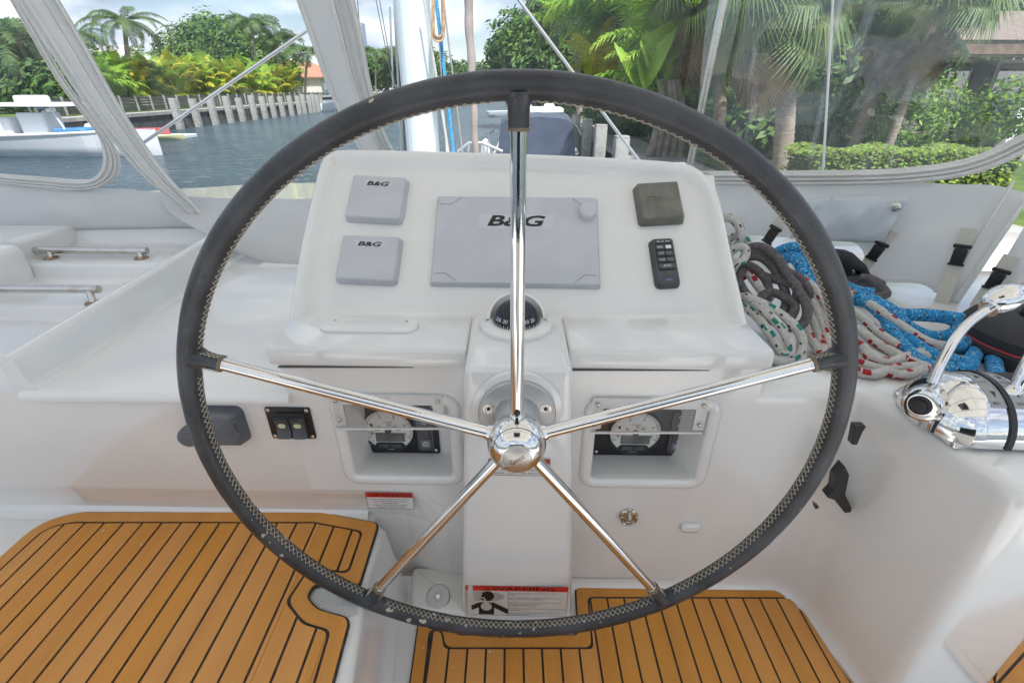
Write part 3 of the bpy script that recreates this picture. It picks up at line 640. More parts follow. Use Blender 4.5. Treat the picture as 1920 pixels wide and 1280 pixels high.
# warning labels
def label(px0, px1, py0, py1, Y0, head, lines, split=0, shead=.30, hw=.8):
    a, d = PK(px0, py0, Y0), PK(px1, py1, Y0); c = (a + d) / 2; w_, h_ = d.x - a.x, a.z - d.z
    b = MB(); b.plate(c, US, ZV, NF, w_, h_, .0004, .001, .0001); lb = b.build('warning_label', labelw, con, smooth=False)
    at = lambda u, v: c + US * ((u - .5) * w_) + ZV * ((.5 - v) * h_) + NF * .0005
    b = MB(); b.plate(at(.5, shead / 2), US, ZV, NF, w_ * .996, h_ * shead, .0003, .0005, .0001); b.build('red_band', labelr, lb, smooth=False)
    hp = at(.5 + .06, shead / 2) + NF * .0004
    text(head, hp, US, ZV, w_ * hw, h_ * shead * .66, ink, 'heading', lb, off=.02)
    tp = at(.5 + .06 - hw / 2 - .05, shead / 2) + NF * .0005; th = h_ * shead * .36
    b = MB(); tri = [tp + US * (cos(a_) * th * 1.5) + ZV * (sin(a_) * th * 1.1 - th * .15) for a_ in (pi / 2, pi / 2 + 2 * pi / 3, pi / 2 + 4 * pi / 3)]
    b.tube(tri, th * .13, 4, True, flat=1); b.beam(tp + ZV * (-th * .1), tp + ZV * (th * .45), th * .16, .0002, up=NF); b.build('triangle_mark', ink, lb, smooth=False)
    b = MB()
    for p, q in (((0, 0), (1, 0)), ((1, 0), (1, 1)), ((1, 1), (0, 1)), ((0, 1), (0, 0))) + ((((split, shead), (split, 1)),) if split else ()): b.beam(at(*p) + NF * .0004, at(*q) + NF * .0004, .0007, .0002, up=NF)
    b.build('border_line', ink, lb, smooth=False)
    for s_, u, v, ww, hh in lines: text(s_, at(u, v), US, ZV, w_ * ww, h_ * hh, ink, 'print', lb)
    return lb, at, w_, h_
label(685, 777, 922, 953, .7195, 'WARNING', [('AVOID SERIOUS INJURY OR DEATH', .5, .42, .84, .07), ('FROM FIRE RESULTING FROM', .5, .54, .72, .07), ('LEAKING FUEL', .5, .66, .36, .07), ('INSPECT SYSTEM FOR LEAKS', .5, .78, .72, .07), ('AT LEAST ONCE A YEAR', .5, .90, .6, .07)])
label(916, 1030, 859, 891, .6292, 'WARNING', [('AVOID SERIOUS INJURY OR DEATH', .5, .5, .8, .1), ('FROM ROTATING PARTS', .5, .68, .6, .1), ('KEEP CLEAR OF WATER', .5, .87, .8, .1)])
T_ = ['Carbon monoxide (CO) can cause brain damage or', 'death.', '', 'Engine and generator exhaust contains odorless and', 'colorless carbon monoxide gas.', '', 'Signs of carbon monoxide poisoning include nausea,', 'headache, dizziness, drowsiness,', 'and lack of consciousness.', '', 'Get fresh air if anyone shows signs of carbon monoxide', 'poisoning.', '', "See Owner's Manual for information regarding carbon", 'monoxide poisoning.']
wl = []
for i, s_ in enumerate(T_):
    if s_: ww = .545 * len(s_) / 52; wl.append((s_, .425 + ww / 2, .235 + i * .0525, ww, .036))
lb, at, w_, h_ = label(873, 1061, 1096, 1154, .6292, 'WARNING', wl, split=.415, shead=.165, hw=.62)
def blob(pts, m, nm, dz=.0003):
    b = MB(); ps = [at(u, v) + NF * dz for u, v in pts]; c_ = sum(ps, V((0, 0, 0))) / len(ps); b.poly(ps); return b.build(nm, m, lb, smooth=False, fix=False)
b = MB()
for i in range(26):                                        # hatched gas cloud
    for j in range(12):
        u, v = .012 + i * .0145 + (j % 2) * .007, .20 + j * .030
        if ((u - .19) / .19) ** 2 + ((v - .36) / .17) ** 2 < 1 or ((u - .10) / .10) ** 2 + ((v - .33) / .16) ** 2 < 1: b.plate(at(u, v) + NF * .0001, US, ZV, NF, w_ * .0075, h_ * .016, .0002, .0001, .00005, seg=1)
b.build('gas_dots', ink, lb, smooth=False, kind='stuff')
for poly_ in ([(.115, .98), (.120, .74), (.012, .88), (.012, .71), (.13, .56), (.27, .56), (.41, .78), (.41, .96), (.275, .74), (.27, .98)],): blob(poly_, ink, 'figure_body', .0004)
blob([(.213 + .062 * cos(a), .345 + .17 * sin(a)) for a in [2 * pi * k / 22 for k in range(22)]], ink, 'figure_head', .0004)
blob([(.155, .33), (.132, .40), (.15, .47), (.18, .48), (.175, .36)], ink, 'figure_jaw', .0004)
blob([(.195 + .055 * cos(a), .70 + .14 * sin(a)) for a in [2 * pi * k / 22 for k in range(22)]], labelw, 'figure_lungs', .0006)
b = MB()
for i in range(9):
    for j in range(9):
        u, v = .145 + i * .0125 + (j % 2) * .006, .58 + j * .030
        if ((u - .195) / .05) ** 2 + ((v - .70) / .125) ** 2 < 1: b.plate(at(u, v) + NF * .0004, US, ZV, NF, w_ * .006, h_ * .014, .0002, .0001, .00005, seg=1)
b.build('lung_dots', ink, lb, smooth=False, kind='stuff')
b = MB(); b.tube([at(.14, .385) + NF * .0006, at(.175, .40) + NF * .0006, at(.188, .47) + NF * .0006, at(.19, .60) + NF * .0006], .0011, 5); b.build('figure_airway', labelw, lb)
# padeye, oval courtesy light, drain cap, keypad bracket
c = PK(1178, 965, .719); b = MB(); b.lathe([(.019, 0), (.019, .002), (.015, .004), (.008, .005)], c, NF, 28); pe = b.build('padeye', steel, con)
b = MB(); b.tube([c + NF * .009 + US * (.0155 * cos(a)) + ZV * (.016 * sin(a) - .002) for a in [radians(160 + 220 * k / 16) for k in range(17)]], .0028, 8); b.tube([c + NF * .005 + ZV * .013, c + NF * .013 + ZV * .004, c + NF * .007 + ZV * -.008], .004, 8); b.build('padeye_ring', steel, pe)
b = MB(); b.lathe([(.0045, 0), (.0045, .004)], c + ZV * .009 + NF * .006, NF, 14); b.build('bolt', steel, pe)
c = PK(1294, 986, .719); b = MB(); b.plate(c, US, ZV, NF, .042, .022, .009, .0105, .005, seg=8); cl = b.build('courtesy_light', gel, con, ang=60)
b = MB(); b.plate(c + ZV * -.009 + NF * .001, US, ZV, NF, .030, .005, .006, .002, .001); b.build('light_lens', lcd, cl)
b = MB(); cdr = PZ(822, 1119, .035); n_ = V((0, -.35, 1)).normalized()
b.lathe([(.0255, -.03), (.0255, .004), (.0235, .0065), (.010, .007), (.009, .0055)], cdr, n_, 40); dr = b.build('deck_cap', alu, label='round grey metal deck cap on the white floor left of the column foot', cat='cap')
b = MB(); b.lathe([(.0045, 0), (.0045, .002)], cdr + n_ * .005, n_, 6)
b.build('cap_socket', steel, dr)
b = MB(); prism(b, round_poly([V((-.215, .635)), V((-.09, .628)), V((-.09, .74)), V((-.235, .745))], .02), 0, .0335, .012); b.build('floor_moulding', gelw, kind='structure', ang=50)
# unseen seat and translucent canvas top, put in for soft light and chrome reflections
b = MB(); b.box((0, -.95, .25), (1.4, .5, .5)); hs = b.build('added_bench', gelw, smooth=False, bevel=.03, label='white moulded helm bench behind the wheel, out of frame', cat='bench')
b = MB(); b.box((0, -.95, .54), (1.36, .46, .08)); b.box((0, -1.22, .78), (1.36, .08, .42)); b.build('added_cushion', mat('navy_cushion', (.02, .022, .03), .7), hs, smooth=False, bevel=.03, kind='stuff')  # unseen dark cushion, added for contrast in the chrome
b = MB(); b.box((0, .31, 2.02), (3.6, 2.92, .01)); ht = b.build('bimini_top', translucent(mat('bimini_canvas', (.78, .77, .74), .8, col2=(.82, .81, .78), nscale=2), .48), smooth=False, label='white canvas bimini top over the helm, above the frame', cat='bimini')
for y in (-1.1, -.4, .3, 1.0):
    b = MB(); b.tube([(-1.7, y, 1.95), (1.7, y, 1.95)], .016, 10); b.build('roof_bow', steel, ht)
for x in (-.9, .9):
    b = MB(); b.box((x, .31, 2.012), (.04, 2.85, .004)); b.build('seam_strip', canvas2, ht, smooth=False)
b = MB(); b.plate((0, -.1, 1.991), (1, 0, 0), (0, -1, 0), (0, 0, -1), .62, .5, .02, .06, .01); b.build('added_hatch', mat('hatch_tint', (.03, .04, .05), .1), ht)  # unseen hatch, added so the chrome mirrors a darker, varied ceiling
for x in (-1.6, 1.6):
    b = MB(); b.tube([(x, -1.1, 0), (x, -1.1, 2.0)], .02, 10); b.build('roof_post', steel, ht)

# ================================================================== COVERS AND KEYPAD ON THE PANEL
def cover(px, th, label_, cat, m, r, taper, edge, words=True, tsz=.4, tv=.30, name='instrument_cover', group=None):
    c = sum([PP(x, y, th) for x, y in px], V((0, 0, 0))) / 4; tl, tr, br, bl = [PP(x, y, th) for x, y in px]
    U_ = ((tr - tl) + (br - bl)).normalized(); W_ = PN.cross(U_).normalized(); w_ = ((tr - tl).length + (br - bl).length) / 2; h_ = ((tl - bl).length + (tr - br).length) / 2
    c0 = c - PN * (th - .001)
    root = thing(name, label_, cat, c0, group)
    b = MB(); b.plate(c0, U_, W_, PN, w_ + 2 * taper, h_ + 2 * taper, th, r, edge, taper=taper, seg=6); body = b.build('shell', m, root, ang=50)
    return root, c0, U_, W_, w_, h_
for px, lab in (([(657, 327), (758, 333), (753, 411), (652, 406)], 'upper of the two square grey instrument covers on the port side of the panel'),
                ([(641, 440), (747, 444), (741, 527), (630, 522)], 'lower of the two square grey instrument covers, just above the oval lid')):
    root, c0, U_, W_, w_, h_ = cover(px, .016, lab, 'cover', cover_m, .010, .004, .004, group='square instrument covers')
    b = MB(); b.plate(c0 + PN * .0161 + W_ * h_ * .30, U_, W_, PN, w_ * .52, h_ * .15, .0003, .001, .0001); b.build('sticker', mat('sticker_' + str(len(lab)), (.56, .565, .60), .3), root, smooth=False)
    text('B&G', c0 + PN * .0166 + W_ * h_ * .30, U_, W_, w_ * .42, h_ * .105, ink, 'lettering', root, shear=.25, off=.03)
root, c0, U_, W_, w_, h_ = cover([(820, 367), (1118, 371), (1125, 534), (809, 530)], .012, 'wide grey plotter cover with a knob bulge in the middle of the panel', 'cover', cover_m, .005, .003, .003)
b = MB(); b.plate(c0 + PN * .0121 + W_ * h_ * .2 + U_ * 0, U_, W_, PN, w_ * .47, h_ * .17, .0003, .001, .0001); b.build('sticker', mat('sticker_large', (.55, .555, .59), .3), root, smooth=False)
text('B&G', c0 + PN * .0126 + W_ * h_ * .205, U_, W_, w_ * .36, h_ * .13, ink, 'lettering', root, shear=.25, off=.03)
kb = PP(1101, 400, .012); b = MB(); b.lathe([(.0185, 0), (.018, .012), (.0165, .016), (.012, .0175)], kb - PN * .001, PN, 32); b.build('knob_bulge', cover_m, root, ang=50)
b = MB()
for su in (-1, 1):
    for sv in (-1, 1):
        q = c0 + PN * .0122; e = lambda u, v: q + U_ * su * u + W_ * sv * v; uu, vv = w_ / 2 - .004, h_ / 2 - .003
        b.tube([e(uu, vv - .016), e(uu - .022, vv - .018), e(uu - .045, vv - .001)], .0007, 4)
b.build('corner_groove', mat('groove_grey', (.3, .3, .33), .6), root, smooth=False)
root, c0, U_, W_, w_, h_ = cover([(1196, 343), (1276, 338), (1280, 407), (1203, 411)], .022, 'olive brown square cover with raised lettering at the top right of the panel', 'cover', olive, .008, .004, .006)
text('Quick', c0 + PN * .0222 + U_ * .012, U_, W_, w_ * .36, h_ * .12, olive, 'lettering', root, shear=.2, thick=.0004)
b = MB(); q = c0 + PN * .0222 - U_ * w_ * .2; b.tube([q + U_ * (.010 * cos(a)) + W_ * (.008 * sin(a)) for a in [2 * pi * k / 24 for k in range(24)]], .0009, 6, True); b.beam(q - U_ * .008, q + U_ * .010, .0018, .0008, up=PN); b.build('emblem', olive, root)
# autopilot keypad
root, c0, U_, W_, w_, h_ = cover([(1224, 447), (1264, 446), (1274, 532), (1231, 535)], .014, 'black autopilot keypad with grey buttons below the olive cover', 'keypad', dkgrey, .010, .003, .004, name='autopilot_keypad')
q = c0 + PN * .0141
b = MB(); b.plate(q + W_ * h_ * .10, U_, W_, PN, w_ * .78, h_ * .62, .0006, .004, .0002); b.build('button_field', blackm, root, smooth=False)
text('B&G', q + W_ * h_ * .40, U_, W_, w_ * .62, h_ * .06, inkw, 'lettering', root, shear=.25, off=.03)
for k, (l_, r_) in enumerate((('MODE', '#'), ('<1', '1>'), ('<<10', '>>10'), ('AUTO', None))):
    v = h_ * (.285 - k * .135)
    if r_ is None:
        b = MB(); b.plate(q + W_ * v, U_, W_, PN, w_ * .70, h_ * .10, .003, .002, .0008); b.build('button', dkgrey, root); text(l_, q + W_ * v + PN * .0031, U_, W_, w_ * .34, h_ * .045, inkw, 'button_text', root)
    else:
        for sx, s_ in ((-1, l_), (1, r_)):
            b = MB(); b.plate(q + W_ * v + U_ * sx * w_ * .18, U_, W_, PN, w_ * .34, h_ * .10, .003, .002, .0008); b.build('button', dkgrey, root)
            pt = q + W_ * v + U_ * sx * w_ * .19 + PN * .0031
            if s_ == '#':
                b = MB(); b.plate(pt, U_, W_, PN, w_ * .24, h_ * .07, .0003, .0005, .0001); b.build('button_mark', inkw, root, smooth=False)
            else: text(s_, pt, U_, W_, w_ * (.25 if len(s_) > 2 else .18), h_ * .045, inkg if '>' in s_ else inkw, 'button_text', root)
b = MB(); b.plate(q - W_ * h_ * .40, U_, W_, PN, w_ * .30, h_ * .015, .0006, .0004, .0001); b.build('indicator_bar', mat('blue_bar', (.15, .25, .45), .3), root, smooth=False)

# ================================================================== STEERING WHEEL
WC = V((.0070, .556, .5595)); WR = .4582; TR = .0147
wh = thing('steering_wheel', 'large leather bound steering wheel with five polished steel spokes', 'steering wheel', WC)
def wp(a, r=WR, dy=0): return WC + V((cos(a) * r, dy, sin(a) * r))
b = MB(); n_ = 220; rings = []
joints = [radians(x) for x in (90, 18, 162, 234, 306)]
seams = [radians(x) for x in (127, 52, 198, 270, 335)]
for i in range(n_):
    a = 2 * pi * i / n_; rr = TR * (1 + .012 * sin(a * 37) * sin(a * 11)); e = V((cos(a), 0, sin(a)))
    for s_ in seams:
        d = abs((a - s_ + pi) % (2 * pi) - pi)
        if d < .02: rr *= 1 - .05 * (1 - d / .02)
    rings.append([WC + e * (WR + rr * cos(t)) + V((0, rr * sin(t), 0)) for t in [2 * pi * k / 20 for k in range(20)]])
rings.append(rings[0]); b.loft(rings, True)
for a in joints:
    e = V((cos(a), 0, sin(a))); pts = [wp(a, WR - r_) for r_ in (.006, .014, .020, .027, .034, .040)]; b.tube(pts, [.0165, .0145, .0120, .0112, .0110, .0114], 18)
rim = b.build('rim', leather, wh, ang=70)
# cross stitching along the inside of the rim
b = MB(); ns = 300; k = 0
def stp(a, dy): return WC + V((cos(a), 0, sin(a))) * (WR - sqrt((TR + .0006) ** 2 - dy * dy)) + V((0, dy, 0))
for i in range(ns):
    a0, a1 = 2 * pi * i / ns, 2 * pi * (i + 1) / ns
    if min(abs((a0 - j + pi) % (2 * pi) - pi) for j in joints) < .042: continue
    for s_ in (1, -1):
        p = stp(a0, -.0058 * s_ - .0015); q = stp(a1, .0058 * s_ - .0015); m_ = stp((a0 + a1) / 2, -.002) - V((cos(a0), 0, sin(a0))) * .0004
        b.tube([p, m_, q], .00055, 4, cap=False)
for a in joints:
    e = V((cos(a), 0, sin(a))); t = V((-sin(a), 0, cos(a)))
    for sd_ in (1, -1):
        for j in range(4):
            r0, r1 = WR - .0165 - j * .0058, WR - .0165 - (j + 1) * .0058
            for s_ in (1, -1):
                q0 = WC + e * r0 + t * sd_ * .0115 + V((0, -.004 * s_ - .003, 0)); q1 = WC + e * r1 + t * sd_ * .0113 + V((0, .004 * s_ - .003, 0)); b.tube([q0, q1], .0006, 4, cap=False)
b.build('stitching', thread, wh, fix=False, kind='stuff')
for a in joints:
    b = MB(); b.tube([wp(a, WR - .036), wp(a, WR - .046)], .0095, 24); b.tube([wp(a, WR - .036), wp(a, WR - .2), wp(a, .032)], [.0088, .0092, .0095], 28, cap=True); sp_ = b.build('spoke', chrome, wh, ang=50)
    b = MB(); b.tube([wp(a, WR - .0395), wp(a, WR - .0430)], .0118, 24); b.build('collar', mat('collar_%d' % round(math.degrees(a)), (.20, .15, .09), .5, bump=.3, bscale=900), sp_, ang=30)
b = MB(); b.lathe([(.031, -.028), (.036, -.018), (.0405, -.008), (.0430, .003), (.0432, .011), (.0415, .019), (.0375, .028), (.031, .0365), (.0250, .041), (.0215, .042)], WC, (0, -1, 0), 64); hub = b.build('hub', chrome, wh, ang=50)
for a in joints:
    b = MB(); b.tube([wp(a, .026), wp(a, .040), wp(a, .047)], [.0150, .0135, .0105], 24); b.build('spoke_socket', chrome, hub, ang=50)
b = MB(); b.lathe([(.0208, .0415), (.0205, .0430), (.0195, .0436)], WC, (0, -1, 0), 40); cp_ = b.build('hub_cap', mat('cap_steel', (.55, .54, .52), .3, .9, bump=.03, bscale=300), wh, ang=50)
U3 = V((cos(.62), 0, sin(.62))); W3 = V((-sin(.62), 0, cos(.62)))
text('Goiot', WC + V((0, -.0437, 0)), U3, W3, .023, .0085, blackm, 'cap_lettering', wh)
b = MB(); q = wp(pi / 2, .055, -.0085); b.lathe([(.0045, 0), (.0045, .003), (.003, .005)], q, (0, -1, 0), 14); b.build('grub_screw', blackm, wh)

# ================================================================== TEAK / RAILS / BRACKETS
def handrail(a, c, z, feet, lab):
    root = thing('handrail', lab, 'handrail', ((a.x + c.x) / 2, a.y, z), 'step handrails')
    b = MB(); b.tube([a, c], .0105, 16); b.build('bar', steel, root, ang=50)
    for f in feet:
        p = a.lerp(c, f); foot = V((p.x + .010, p.y - .015, z)); b = MB(); b.tube([p, foot], [.009, .008], 10); po = b.build('post', steel, root, ang=50)
        b = MB(); b.lathe([(.020, 0), (.019, .004), (.010, .006)], foot, (0, 0, 1), 24); b.build('foot_plate', mat('rusty_steel%d' % int(p.x * 1000), (.5, .42, .32), .4, .8, col2=(.35, .2, .1), nscale=90), po)
zz = .60
h1a, h1b = PY(65, 469, 1.46), PY(276, 470, 1.46); handrail(h1a, h1b, .546, (.13, .93), 'farther steel handrail over the port steps, under the canvas')
h2a, h2b = PY(-200, 540, 1.20), PY(186, 542, 1.20); handrail(h2a, h2b, .506, (.2, .95), 'nearer steel handrail over the port steps, cut by the frame edge')
# black winch-handle holder on the side wall, partly behind the rim
root = thing('handle_holder', 'black plastic holder on the white side wall behind the rim on the right', 'holder', (.625, .68, .30))
def hpt(px, py, y): return PY(px, py, y)
b = MB(); ring_ = [hpt(*p, .665) for p in ((1595, 790), (1615, 790), (1608, 800), (1598, 824), (1588, 824))]; b.loft([ring_, [p + V((0, -.014, 0)) for p in ring_]], True, True, True); b.build('upper_bracket', blackp, root, smooth=False, bevel=.001)
b = MB(); ring_ = [hpt(*p, .665) for p in ((1572, 860), (1580, 876), (1573, 912), (1585, 938), (1583, 945), (1572, 946), (1553, 922), (1540, 918), (1552, 905), (1556, 880))]; b.loft([ring_, [p + V((0, -.02, 0)) for p in ring_]], True, True, True); b.build('lower_clip', blackp, root, smooth=False, bevel=.001)
b = MB(); ring_ = [hpt(*p, .665) for p in ((1523, 938), (1531, 943), (1524, 947))]; b.loft([ring_, [p + V((0, -.01, 0)) for p in ring_]], True, True, True); b.build('clip_tip', blackp, root, smooth=False)

# ================================================================== CANVAS ENCLOSURE
enc = thing('cockpit_enclosure', 'white canvas cockpit enclosure with clear vinyl windows around the helm', 'enclosure', (0, 1.66, .6))
EY = 1.66
DN = V((1, 1, 0)).normalized(); DO = V((1.10, 1.10, .6))
def PE(px, py, off=0): return PY(px, py, EY - off)
def PD(px, py, off=0): return hit(px, py, DO - DN * off, DN)
FN = V((0, -1, 0)); DNN = -DN
def ce(l, off=0): return crom([PE(x, y, off) for x, y in l], 8)
def cdg(l, off=0): return crom([PD(x, y, off) for x, y in l], 8)
# skirts
def fabric(A, B_, n, k, bulge, nrm, seed, amp=.006, thick=.003):
    A, B_ = resample(A, n), resample(B_, n); nrm = V(nrm); rr = random.Random(seed); ph = [rr.uniform(0, 6) for _ in range(6)]; b = MB()
    def row(i, back):
        o = []
        for j in range(k + 1):
            t = j / k; s_ = i / n; p = A[i].lerp(B_[i], t)
            h_ = bulge * sin(pi * t) ** .8 + amp * sin(pi * min(t * 1.1, 1)) * (sin(s_ * 9 + t * 4 + ph[0]) + .6 * sin(s_ * 19 - t * 7 + ph[1]) + .35 * sin(s_ * 33 + t * 11 + ph[2]))
            o.append(p + nrm * (h_ - (thick if back else 0)))
        return o
    return b.loft([row(i, False) + row(i, True)[::-1] for i in range(n)], True, True, True)
A = ce([(-90, 333), (0, 338), (90, 350), (180, 353), (250, 356), (330, 366), (400, 374)]); B_ = [p for p in crom([PY(-90, 436, 1.60), PY(0, 434, 1.60), PY(200, 430, 1.60), PY(330, 428, 1.60), PY(395, 430, 1.60)], 8)]
fabric(A, B_, 40, 12, .03, FN, 3).build('lower_skirt', canvas, enc, ang=80)
A = crom([PE(x, y, .01) for x, y in ((300, 362), (350, 368), (460, 373), (600, 373), (720, 371))], 8); B_ = crom([PY(385, 432, 1.52), PY(425, 462, 1.47), PY(480, 488, 1.44), PY(540, 495, 1.43), PY(640, 497, 1.43), PY(760, 497, 1.43)], 8)
fabric(A, B_, 40, 14, .05, FN, 5, .004).build('lower_skirt', canvas, enc, ang=80)
def piping(A, nm='piping', r=.004, m=canvas2): b = MB(); b.tube(resample(A, 50), r, 6); return b.build(nm, m, enc)
# left window and its binding
inn = [(8, -20), (60, 70), (110, 155), (160, 222), (185, 258), (193, 300), (182, 328), (155, 337), (80, 332), (0, 326), (-90, 318)]
outr = [(24, -20), (75, 70), (125, 155), (180, 226), (212, 270), (226, 310), (212, 338), (165, 357), (90, 352), (0, 344), (-90, 337)]
b = MB(); ribbon(b, ce(inn, .012), ce(outr, .012), 60, 8, .004, FN); b.build('window_binding', canvas2, enc, ang=60)
for q in (.30, .62, .85):
    piping([a.lerp(c, q) + V((0, -.008, 0)) for a, c in zip(resample(ce(inn, .012), 60), resample(ce(outr, .012), 60))], 'binding_seam', .0025)
def pane(pts, nm, m, pr, n=26, wob=.0, seed=1, nrm=FN, diag=0):   # filled, slightly wavy sheet bounded by top and bottom curves
    A, B_ = resample(pts[0], n), resample(pts[1], n); rr = random.Random(seed); ph = [rr.uniform(0, 6) for _ in range(8)]; b = MB(); rings = []
    for i in range(n):
        row = []
        for j in range(19):
            t = j / 18; p = A[i].lerp(B_[i], t); s_ = i / (n - 1); env = sin(pi * min(max(s_, .02), .98)) * sin(pi * t)
            if diag: p = p + V(nrm) * (diag * env * (sin(34 * (s_ * 1.5 + t * .42) + 2.2 * sin(t * 5 + s_ * 6)) * max(0, sin(s_ * 9 + t * 5)) + .6 * sin(61 * (s_ * 1.3 + t * .5) + 1.5 * sin(t * 7)) * max(0, sin(s_ * 5 - t * 3 + 1))))
            row.append(p + V(nrm) * (wob * env * (sin(s_ * 7 + t * 9 + ph[0]) + .6 * sin(s_ * 15 - t * 12 + ph[1]) + .4 * sin(s_ * 4 + t * 23 + ph[2]))))
        rings.append(row)
    b.loft(rings, False); return b.build(nm, m, enc, ang=180, fix=False)
pane((ce([(-100, -25), (15, -25)]), ce([(-100, 330), (190, 335)])), 'window_pane', vinyl, 0, wob=.006, seed=2)
pane((ce([(70, -25), (300, -25), (600, -25)]), ce([(210, 350), (380, 372), (735, 378)])), 'window_pane', vinyl, 0, wob=.008, seed=3)
pane((ce([(640, -25), (960, -25), (1345, -25)]), ce([(725, 330), (960, 345), (1300, 345)])), 'window_pane', vinyl, 0, wob=.004, seed=4)
pane((cdg([(1330, -25), (1600, -25), (1950, -25)]), cdg([(1296, 330), (1640, 332), (1945, 320)])), 'window_pane', vinylr, 0, n=110, wob=.0035, seed=6, nrm=DNN, diag=.0016)
# the same sheets carried on up to the bimini, above the frame
pane((ce([(-420, -520), (640, -520)]), ce([(-100, -25), (640, -25)])), 'window_pane', vinyl, 0, wob=.004, seed=12)
pane((ce([(640, -520), (1440, -520)]), ce([(640, -25), (1345, -25)])), 'window_pane', vinyl, 0, wob=.004, seed=14)
pane((cdg([(1440, -520), (2200, -520)]), cdg([(1330, -25), (1950, -25)])), 'window_pane', vinylr, 0, wob=.004, seed=16, nrm=DNN)
# zip bands
def band(L_, R_, proj, nm, nrm, off, ridg):
    A, B_ = resample(proj(L_, off), 110), resample(proj(R_, off), 110); b = MB(); ribbon(b, A, B_, 110, 10, .004, nrm); b.build(nm, canvas, enc, ang=60)
    for q, r_, m in ridg:
        b = MB(); b.tube([a.lerp(c, q) + V(nrm) * .004 for a, c in zip(A, B_)], r_, 6); b.build('binding_seam', m, enc)
    z = [a.lerp(c, .62) + V(nrm) * .0055 for a, c in zip(A, B_)]; z = resample(z, 280); b = MB()
    for i in range(279): b.box(z[i], (.008, .003, .004))
    b.build('zip_teeth', canvas2, enc, smooth=False, kind='stuff')
band([(-302, -520), (18, -20), (95, 100), (165, 205), (255, 318), (330, 380), (395, 432)], [(-197, -520), (98, -20), (160, 85), (225, 200), (300, 312), (360, 380), (412, 436)], ce, 'zip_band', FN, .10, ((.12, .005, canvas), (.30, .004, canvas2), (.86, .006, canvas), (.97, .004, canvas2)))
band([(370, -520), (548, -20), (580, 70), (612, 160), (650, 240), (690, 300), (760, 345)], [(550, -520), (660, -20), (680, 70), (694, 150), (715, 230), (745, 290), (800, 335)], ce, 'zip_band', FN, .03, ((.08, .004, canvas2), (.70, .007, canvas), (.84, .006, canvas), (.96, .005, canvas2)))
# starboard window binding and canvas
i_ = [(1290, 321), (1480, 320), (1640, 318), (1730, 311), (1800, 300), (1860, 279), (1960, 228)]
o_ = [(1290, 347), (1480, 349), (1640, 347), (1740, 341), (1812, 330), (1880, 308), (1970, 262)]
b = MB(); ribbon(b, cdg(i_, .012), cdg(o_, .012), 60, 8, .005, DNN); b.build('window_binding', canvas2, enc, ang=60)
for q in (.28, .55, .8): piping([a.lerp(c, q) + DNN * .009 for a, c in zip(resample(cdg(i_, .012), 60), resample(cdg(o_, .012), 60))], 'binding_seam', .003)
A = cdg([(1285, 344), (1440, 347), (1560, 347), (1640, 346), (1720, 343), (1790, 346), (1865, 348), (1935, 365)], .006)
B_ = cdg([(1280, 432), (1440, 443), (1560, 450), (1612, 462), (1640, 522), (1720, 531), (1752, 546), (1792, 578)], .006)
fabric(A, B_, 50, 16, .012, DNN, 9, .007).build('lower_skirt', canvas, enc, ang=80)
pane((cdg([(1780, 330), (1930, 275)]), cdg([(1800, 347), (1935, 347)])), 'window_pane', vinyl, 0)
A = cdg([(1520, 372), (1600, 369), (1706, 370)], .035); B_ = cdg([(1480, 447), (1560, 452), (1654, 456)], .035)
fabric(A, B_, 30, 10, .010, DNN, 4, .004).build('pocket_flap', pocket, enc, ang=80)
b = MB(); q = PD(1680, 388, .05); b.lathe([(.011, 0), (.011, .003), (.007, .006), (.003, .006)], q, DNN, 20); b.build('snap_fastener', steel, enc)
A = cdg([(1985, 318), (1925, 418), (1880, 490), (1812, 582)], .01); B_ = cdg([(2080, 340), (2010, 450), (1960, 540), (1905, 668)], .01)
fabric(A, B_, 24, 10, .004, DNN, 8, .006).build('side_panel', canvas, enc, ang=80)
A = cdg([(1975, 250), (1905, 385), (1860, 450), (1800, 535), (1785, 580)], .02); B_ = cdg([(1995, 262), (1928, 400), (1880, 462), (1818, 548), (1798, 585)], .02)
piping(cdg([(1900, 340), (1860, 405), (1820, 470), (1775, 535), (1750, 545)], .02), 'binding_seam', .004, canvas2)
piping(cdg([(1925, 370), (1880, 432), (1835, 495), (1790, 560)], .02), 'binding_seam', .004, canvas2)
# side-release buckles on their webbing straps
def buckle(px, py, dx, dy, s_=1.0, off=.03, top=30, bot=30):
    c = PD(px, py, off); t = (PD(px + dx, py + dy, off) - PD(px - dx, py - dy, off)).normalized(); u = DNN.cross(t).normalized()
    b = MB(); b.beam(c - t * .008 * s_, c - t * .001 * top, .028 * s_, .002, up=DNN); b.beam(c + t * .018 * s_, c + t * .001 * bot, .028 * s_, .002, up=DNN); st_ = b.build('strap', strapm, enc, smooth=False, kind='stuff')
    b = MB(); s_ = s_ * .85; b.plate(c + DNN * .001, u, t, DNN, .030 * s_, .042 * s_, .009 * s_, .005, .002); bk_ = b.build('buckle', blackp, enc)
    b = MB(); b.plate(c - t * .028 * s_ + DNN * .001, u, t, DNN, .040 * s_, .010 * s_, .008 * s_, .003, .002); b.plate(c + t * .023 * s_ + DNN * .001, u, t, DNN, .036 * s_, .006 * s_, .007 * s_, .002, .001); b.build('buckle_bar', blackp, bk_, kind='stuff')
buckle(1446, 442, -8, 12, 1.05, .05, 60, 20)
buckle(1643, 472, -9, 12, 1.0, .03, 60, 50)
buckle(1798, 480, -5, 13, 1.0, .03, 65, 130)
buckle(1866, 525, -9, 13, 1.0, .03, 60, 70)
